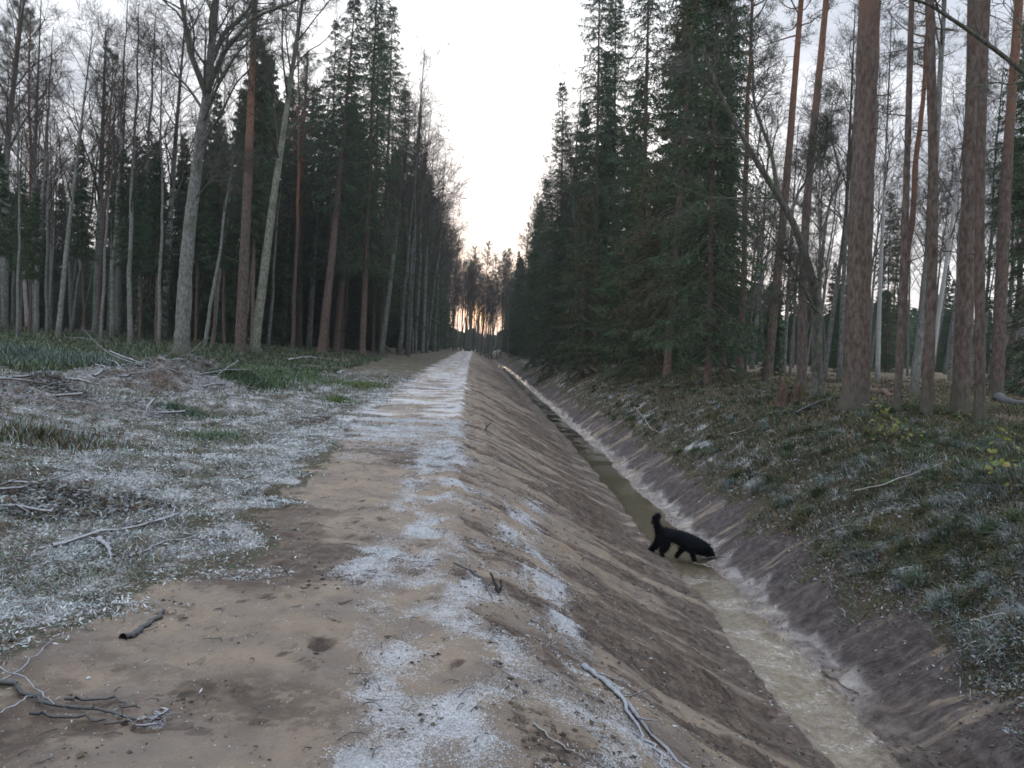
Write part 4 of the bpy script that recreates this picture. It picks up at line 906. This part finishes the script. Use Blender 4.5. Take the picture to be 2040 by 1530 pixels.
stick([(322, 738), (380, 720), (440, 690)], .03, M['oak'], 'thin arching dead branch behind the larger brushwood heap', [.1, .5, .9], seed=18, name='fallen_branch', cat='branch')
stick([(1700, 996), (1762, 980), (1822, 958), (1880, 934)], .012, SB, 'long pale stick slanting over the grass of the right bank', .10, seed=19, tw=4)
stick([(1262, 815), (1312, 870)], .018, SB, 'pale straight stick on the far right bank above the ditch bend', .12, seed=20, tw=1)
stick([(1600, 1092), (1680, 1060), (1745, 1022)], .02, M['green_bark'], 'mossy branch half sunk in the right bank above the dark slit', .03, seed=21, tw=7, name='fallen_branch', cat='branch')
stick([(1585, 830), (1630, 808), (1668, 796)], .03, DBK, 'dark branch leaning at the rotten stump', .08, seed=22, name='fallen_branch', cat='branch')
stick([(1452, 872), (1492, 860)], .014, SB, 'short pale stick in the grass left of the rotten stump', .08, seed=23, tw=1)
stick([(1636, 1338), (1668, 1362), (1712, 1386)], .012, M['spruce_bark'], 'reddish stick at the right edge of the near water', .02, seed=24, tw=1)
stick([(1940, 1236), (2060, 1230)], .010, SB, 'pale stick at the right edge of the picture', .05, seed=25, tw=1)
stick([(1730, 782), (1765, 786), (1795, 796)], .13, M['spruce_bark'], 'brown mouldering log right of the thickest pine', .08, seed=26, tw=0, name='fallen_log', cat='log')
stick([(1990, 800), (2060, 815)], .16, DBK, 'dark log at the right edge of the wood floor', .08, seed=27, tw=2, name='fallen_log', cat='log')
stick([(1380, 1127), (1405, 1131), (1430, 1137)], .016, SB, 'pale wet stick in the water right under the dog', .035, seed=28, tw=1)
stick([(1398, 1119), (1420, 1116), (1446, 1115)], .014, DBK, 'dark wet stick in the water at the nose of the dog', .035, seed=29, tw=1)
stick([(905, 1130), (960, 1165), (985, 1205)], .006, DBK, 'thin dark root lying on the crest of the bank', .01, seed=30, tw=2, name='root', cat='root')
# upright forked stick and other standing bits
def standing(px, py, arms, r, mt, name, label, cat):
    c = hit(px, py); base = np.array([c[0], c[1], ground_z(c[0], c[1]) - .02]); b = MB(); q_ = np.random.RandomState(int(px))
    for arm, rr in arms:
        W = np.array([at_y(a_[0], a_[1], c[1]) for a_ in arm]) - base; s = np.linspace(0, 1, len(W)); u = np.linspace(0, 1, 8); P = np.stack([np.interp(u, s, W[:, i]) for i in range(3)], 1); P[1:-1] += .004 * q_.normal(size=(6, 3))
        tube(b, P[None], rr, rr * .6, 7)
    e = b.obj(name, mt); e.location = base; tag(e, label, cat)
standing(993, 1190, [([(994, 1194), (990, 1172), (984, 1155), (977, 1141)], .014), ([(993, 1182), (998, 1172), (998, 1156)], .012)], .014, DBK, 'forked_stick', 'dark forked stick standing up from the ditch side just below the crest', 'stick')
standing(968, 858, [([(966, 860), (970, 850), (978, 841)], .016), ([(970, 850), (966, 842)], .01)], .016, DBK, 'forked_stick', 'tiny dark forked twig on the farther crest of the bank', 'stick')
standing(1730, 1066, [([(1729, 1068), (1734, 1042), (1741, 1014)], .013)], .013, SB, 'stick', 'short pale stick standing up from the right bank', 'stick')
def heap(px, py, rx, ry, h, mt, name, label, cat, seed, rot=0., sticks=10, par='sticks', sr=.02):
    c = hit(px, py); q_ = np.random.RandomState(seed); nr, na = 22, 60; t = np.linspace(0, 1, nr)[:, None]; a_ = np.linspace(0, 2 * PI, na, endpoint=False)[None]
    X = rx * t * np.cos(a_); Y = ry * t * np.sin(a_); X, Y = X * math.cos(rot) - Y * math.sin(rot), X * math.sin(rot) + Y * math.cos(rot)
    Z = land(c[0] + X, c[1] + Y) + h * np.maximum(1 - t ** 1.6, 0) * (.75 + .9 * fbm(X * 2.2 / max(rx, .4), Y * 2.2 / max(ry, .4), 3, seed)) + .10 * h * fbm(X * 9 / rx, Y * 9 / rx, 3, seed + 5) - .05 * t ** 4 - .01; base = np.array([c[0], c[1], ground_z(c[0], c[1])])
    V = np.stack([X, Y, Z - base[2]], -1).reshape(-1, 3); i = np.arange(nr * na).reshape(nr, na); Q = np.stack([i[:-1], np.roll(i[:-1], -1, 1), np.roll(i[1:], -1, 1), i[1:]], -1).reshape(-1, 4)
    e = empty(name, base); tag(e, label, cat); b = MB(); b.add(V, Q); b.obj('earth', mt, e)
    b = MB(); n = sticks; a_ = q_.rand(n) * 2 * PI; q2_ = np.sqrt(q_.rand(n)) * .8; lx, ly = rx * q2_ * np.cos(a_), ry * q2_ * np.sin(a_); lx, ly = lx * math.cos(rot) - ly * math.sin(rot), lx * math.sin(rot) + ly * math.cos(rot)
    lz = land(c[0] + lx, c[1] + ly) - base[2] + h * .9 * (1 - q2_ ** 1.6); az = rot + .7 * q_.normal(size=n) + PI * (q_.rand(n) < .5)
    d = np.stack([np.cos(az), np.sin(az), -.05 + .3 * q_.normal(size=n) * .6], 1); L = (.5 + q_.rand(n)) * max(rx, ry) * .55
    P = grow_paths(q_, np.stack([lx, ly, lz], 1) - d * (L * .4)[:, None], d, L, 6, .12, (0, 0, -.02)); tube(b, P, sr * (.5 + q_.rand(n)), sr * .35, 6)
    p, T, t_, _ = sample(q_, P, 3, .2, 1); tube(b, grow_paths(q_, p, splay(q_, T, np.full(len(T), .7)), .25 * max(rx, ry) * q_.rand(len(T)) + .05, 3, .2), sr * .3, sr * .15, 4); b.obj(par, FB, e)
    if rx > .5:
        m_ = 9000; kx = q_.randint(0, len(V), m_); pv = V[kx] + np.array([.05, .05, .0]) * q_.normal(size=(m_, 3)) * rx * .6 + np.array([0, 0, .02]); dv = norm(q_.normal(size=(m_, 3)) * np.array([1, 1, .45])); b = MB()
        tris(b, pv - dv * .03, dv, .05 + .09 * q_.rand(m_) ** 2, .018, q_, pick(q_, m_, [(5, FRB), (3, (.24, .24, .25)), (3, (.10, .08, .065)), (1, BR), (2, ST), (1, FG)])); o_ = b.obj('debris', M['litter'], e, False); o_['kind'] = 'stuff'
    return e
def earth_f(k, p, o):
    P = k.n('ShaderNodeTexCoord').outputs['Object']; n = k.noise(P, 7, 5, .65); n2 = k.noise(P, 40, 4, .7)
    c = k.mix(k.rng(n, .38, .62), (.055, .038, .030), (.15, .115, .09)); c = k.mix(k.rng(k.noise(P, 2.5, 3), .58, .72), c, (.13, .085, .055))
    nz = k.n('ShaderNodeSeparateXYZ', {0: k.n('ShaderNodeNewGeometry').outputs['Normal']}).outputs[2]
    f = k.math('MULTIPLY', k.rng(k.math('ADD', nz, k.math('MULTIPLY', k.math('SUBTRACT', n2, .5), 1.6)), .60, 1.15), .75); c = k.mix(f, c, (.46, .47, .50))
    setp(k, p, col=c, rough=.9, nor=bumpn(k, k.math('ADD', n, k.math('MULTIPLY', n2, .5)), 1.0, .06), spec=.2)
M['earth'] = mat('frosted_earth', earth_f)
def stump_f(k, p, o):
    P = k.n('ShaderNodeTexCoord').outputs['Object']; V = k.n('ShaderNodeVectorMath', {0: P, 1: (1, 1, .2)}, operation='MULTIPLY').outputs[0]; n = k.noise(V, 22, 5, .65)
    c = k.mix(k.rng(n, .35, .65), (.028, .019, .014), (.115, .070, .045)); setp(k, p, col=c, rough=.9, nor=bumpn(k, n, 1, .05))
M['rot'] = mat('rotten_wood', stump_f)
heap(285, 765, 2.6, .95, .55, M['earth'], 'brush_heap', 'larger heap of frosted roots, earth and brushwood left of the green grass', 'brush heap', 91, .35, 16, 'sticks', .022)
heap(390, 738, 1.1, .7, .42, M['earth'], 'brush_heap', 'small pale frosted heap behind the larger brush heap', 'brush heap', 92, .3, 8, 'sticks', .03)
heap(120, 800, 2.2, .8, .32, M['earth'], 'brush_heap', 'low dark heap of frosted brushwood near the left edge', 'brush heap', 93, .1, 12, 'sticks', .02)
heap(150, 1010, .9, .45, .16, M['earth'], 'brush_heap', 'low frosty hump of turf and roots beyond the dark rut on the left', 'turf hump', 94, .1, 8, 'sticks', .012)
heap(634, 845, .42, .30, .20, M['earth'], 'root_clump', 'dark torn root clump standing alone in the frosty litter by the track', 'root clump', 95, 0, 14, 'roots', .014)
heap(298, 1450, .10, .07, .05, M['earth'], 'root_clump', 'small dark root ball at the end of the wet branch, lower left', 'root clump', 96, 0, 8, 'roots', .005)
heap(750, 1152, .16, .12, .045, M['earth'], 'frosted_clod', 'white frosted clod lying alone on the sand beside the crest', 'clod', 97, 0, 3, 'roots', .004)
# rotten stump
c = hit(1572, 805); base = np.array([c[0], c[1], ground_z(c[0], c[1]) - .05]); nr, na = 12, 40; t = np.linspace(0, 1, nr)[:, None]; a_ = np.linspace(0, 2 * PI, na, endpoint=False)[None]
rad = .27 * (1 + .5 * np.exp(-t * 5)) * (1 + .13 * np.cos(a_ * 5 + 1) + .08 * np.cos(a_ * 11)); hh = .62 * (.72 + .22 * np.cos(a_ * 2 + .6) + .16 * np.sin(a_ * 7) + .1 * np.cos(a_ * 13)); Z = t * hh
V = np.stack([rad * np.cos(a_), rad * np.sin(a_), Z + 0 * a_], -1); inn = V[::-1].copy(); inn[..., :2] *= .62; inn[..., 2] = np.maximum(inn[..., 2] - .02, .12); V = np.concatenate([V, inn], 0); nr2 = 2 * nr
i = np.arange(nr2 * na).reshape(nr2, na); Q = np.stack([i[:-1], np.roll(i[:-1], -1, 1), np.roll(i[1:], -1, 1), i[1:]], -1).reshape(-1, 4); V = V.reshape(-1, 3); b = MB(); b.add(V, Q)
cen = len(V); b.add([[0, 0, .12]]); b.T.append(np.stack([i[-1], np.roll(i[-1], -1), np.full(na, cen)], 1)); so_ = b.obj('tree_stump', M['rot'], None); so_.location = base; tag(so_, 'broken rotten reddish stump in front of the purplish pine', 'stump')
# yellow-leaved saplings
def sapling(px, py, spots, label, seed, n=10, ls=.085):
    c = hit(px, py); q_ = np.random.RandomState(seed); base = np.array([c[0], c[1], ground_z(c[0], c[1]) - .02]); e = empty('sapling', base); tag(e, label, 'sapling'); b, lf_ = MB(), MB()
    for sx, sy in spots:
        tip = at_y(sx, sy, c[1]) - base + np.array([0, .2 * q_.normal(), 0]); u = np.linspace(0, 1, 6)[:, None]; P = tip * u + np.array([0, 0, 1]) * (.10 * np.sin(PI * u)); tube(b, P[None], .006, .003, 5)
        q2_ = tip + .10 * q_.normal(size=(n, 3)); az = q_.rand(n) * 2 * PI; L = ls * (.5 + .8 * q_.rand(n)); C = pick(q_, n, [(3, (.27, .29, .08)), (2, (.17, .23, .08)), (1, (.30, .25, .08))])
        h = norm(np.stack([np.cos(az), np.sin(az), -.4 + .5 * q_.normal(size=n)], 1)); s_ = norm(np.cross(h, q_.normal(size=h.shape) * .5 + np.array([0, 0, 1.0]))); up = np.cross(h, s_) * .12
        V = np.stack([q2_, q2_ + (h * .35 + s_ * .36 + up) * L[:, None], q2_ + (h * .75 + s_ * .26 + up * .5) * L[:, None], q2_ + h * L[:, None], q2_ + (h * .75 - s_ * .26 + up * .5) * L[:, None], q2_ + (h * .35 - s_ * .36 + up) * L[:, None]], 1).reshape(-1, 3)
        k = np.arange(n)[:, None] * 6; lf_.add(V, Q=np.concatenate([k + np.array([0, 1, 2, 3]), k + np.array([0, 3, 4, 5])]), C=np.repeat(C, 6, 0))
    b.obj('stem', M['twig'], e); lf_.obj('leaves', M['leaf'], e, False)
sapling(1765, 885, [(1735, 822), (1750, 815), (1762, 832), (1780, 850), (1795, 858), (1740, 850), (1770, 870), (1812, 862), (1757, 842), (1790, 842)], 'sapling with yellow-green leaves right of the foot of the thickest pine', 1, 9)
sapling(1930, 845, [(1924, 822), (1935, 828)], 'small sapling with a few yellow leaves at the foot of the second thickest pine', 2, 5, .07)
sapling(2025, 990, [(2015, 915), (2030, 935), (2022, 972), (2000, 860), (2042, 925)], 'sapling with large yellow leaves at the right edge', 3, 6, .09)
sapling(1600, 775, [(1560, 748), (1575, 756), (1590, 762), (1550, 760)], 'pale yellowish sapling behind the rotten stump', 4, 9, .08)
sapling(505, 700, [(495, 672), (507, 680)], 'tiny yellow-green sapling at the foot of the red-brown pine', 5, 8, .1)

# ------------------------------------------------------------------ the dog
DY = 11.9
def dp(px, py, dy=0.0): v = at_y(px, py, DY); v[1] += dy; return v
dbase = dp(1350, 1112)
chain = []; rad = []; edges = []
def add(pt, r, parent=None):
    chain.append(pt - dbase); rad.append(r); i = len(chain) - 1
    if parent is not None: edges.append((parent, i))
    return i
pel = add(dp(1323, 1061), .125); lo1 = add(dp(1340, 1066), .125, pel); rb = add(dp(1358, 1073), .155, lo1); ch = add(dp(1377, 1083), .18, rb); nk0 = add(dp(1392, 1089, -.01), .165, ch); nk = add(dp(1402, 1092, -.02), .14, nk0)
sk = add(dp(1412, 1097, -.03), .115, nk); mz = add(dp(1418, 1105, -.04), .066, sk); ns = add(dp(1420, 1114, -.05), .040, mz)
t0 = add(dp(1314, 1055), .055, pel); t1 = add(dp(1310, 1047), .046, t0); t2 = add(dp(1306, 1039), .046, t1); t3 = add(dp(1307, 1032), .044, t2); t4 = add(dp(1311, 1027), .034, t3); t5 = add(dp(1315, 1027), .018, t4)
def leg(par, pts):
    for (px, py, dy, r) in pts: par = add(dp(px, py, dy), r, par)
leg(pel, [(1319, 1070, .08, .10), (1317, 1083, .09, .072), (1304, 1095, .10, .030), (1296, 1105, .10, .024), (1300, 1107, .09, .024)])
leg(pel, [(1323, 1071, -.08, .10), (1325, 1085, -.09, .072), (1316, 1097, -.09, .030), (1317, 1107, -.09, .024), (1322, 1109, -.10, .024)])
leg(ch, [(1379, 1091, -.09, .07), (1376, 1101, -.10, .045), (1380, 1111, -.10, .032), (1382, 1118, -.10, .028), (1386, 1119, -.10, .024)])
leg(ch, [(1371, 1088, .09, .07), (1363, 1098, .10, .045), (1355, 1106, .10, .032), (1350, 1112, .10, .026), (1354, 1113, .10, .023)])
leg(sk, [(1407, 1093, -.11, .034), (1407, 1105, -.13, .028)]); leg(sk, [(1412, 1090, .06, .034), (1415, 1101, .10, .028)])
me = bpy.data.meshes.new('dog'); me.from_pydata([tuple(v) for v in chain], edges, []); me.update()
tmp = bpy.data.objects.new('dog_tmp', me); COL.objects.link(tmp)
md = tmp.modifiers.new('skin', 'SKIN'); md.use_smooth_shade = True; md.branch_smoothing = .4
for i, v in enumerate(me.skin_vertices[0].data): v.radius = (rad[i] * 1.0, rad[i] * 1.0); v.use_root = (i == 0)
tmp.modifiers.new('sub', 'SUBSURF').levels = 2; tmp.modifiers['sub'].render_levels = 2
dg = bpy.context.evaluated_depsgraph_get(); dm = bpy.data.meshes.new_from_object(tmp.evaluated_get(dg)); dm.name = 'dog'; bpy.data.objects.remove(tmp)
def dog_f(k, p, o):
    P = k.n('ShaderNodeTexCoord').outputs['Object']; n = k.noise(P, 60, 3, .6)
    setp(k, p, col=k.mix(n, (.002, .003, .004), (.007, .009, .013)), rough=.8, spec=.08, nor=bumpn(k, n, .8, .02))
M['dog'] = mat('black_fur', dog_f); dm.materials.clear(); dm.materials.append(M['dog'])
dog = link(bpy.data.objects.new('dog', dm)); dog.location = dbase; tag(dog, 'black shaggy dog with curled tail sniffing the water in the ditch', 'dog')
nv = len(dm.vertices); co_ = np.zeros(nv * 3); no_ = np.zeros(nv * 3); dm.vertices.foreach_get('co', co_); dm.vertices.foreach_get('normal', no_); co_, no_ = co_.reshape(-1, 3), no_.reshape(-1, 3)
q_ = np.random.RandomState(3); k = q_.randint(0, nv, 14000); pz = co_[k] + .01 * q_.normal(size=(14000, 3)); fl_ = np.where((pz[:, 2] > .12) | (pz[:, 0] < -.35), 1.0, .4)
d = norm(no_[k] * .8 + np.array([-.5, 0, -.5]) + .25 * q_.normal(size=(14000, 3))); b = MB(); tris(b, pz - no_[k] * .012, d, .06 * fl_ * (.5 + .7 * q_.rand(14000)), .007, q_); b.obj('fur', M['dog'], dog, False)
0 and print('DOG base', dbase, 'feet z', [round(float((v + dbase)[2]), 2) for v in chain if (v + dbase)[2] < -1.3])

# ------------------------------------------------------------------ evening mist between the trees
hb = MB(); X0, X1, Y0, Y1, Z0, Z1 = -410, 410, -45, 480, -5.0, 36.0
hb.add([(X0, Y0, Z0), (X1, Y0, Z0), (X1, Y1, Z0), (X0, Y1, Z0), (X0, Y0, Z1), (X1, Y0, Z1), (X1, Y1, Z1), (X0, Y1, Z1)], [(0, 3, 2, 1), (4, 5, 6, 7), (0, 1, 5, 4), (1, 2, 6, 5), (2, 3, 7, 6), (3, 0, 4, 7)])
hm = bpy.data.materials.new('haze'); hm.use_nodes = True; hm.node_tree.nodes.clear(); hg = G(hm.node_tree)
hv = hg.n('ShaderNodeVolumePrincipled', {'Color': (.88, .92, 1.0, 1), 'Density': .00030, 'Anisotropy': .3}); ho = hg.n('ShaderNodeOutputMaterial', {'Volume': hv.outputs[0]})
hz = hb.obj('haze', hm, None, False); tag(hz, 'thin cold haze hanging between the trees', kind='stuff')
S.cycles.volume_bounces = 1
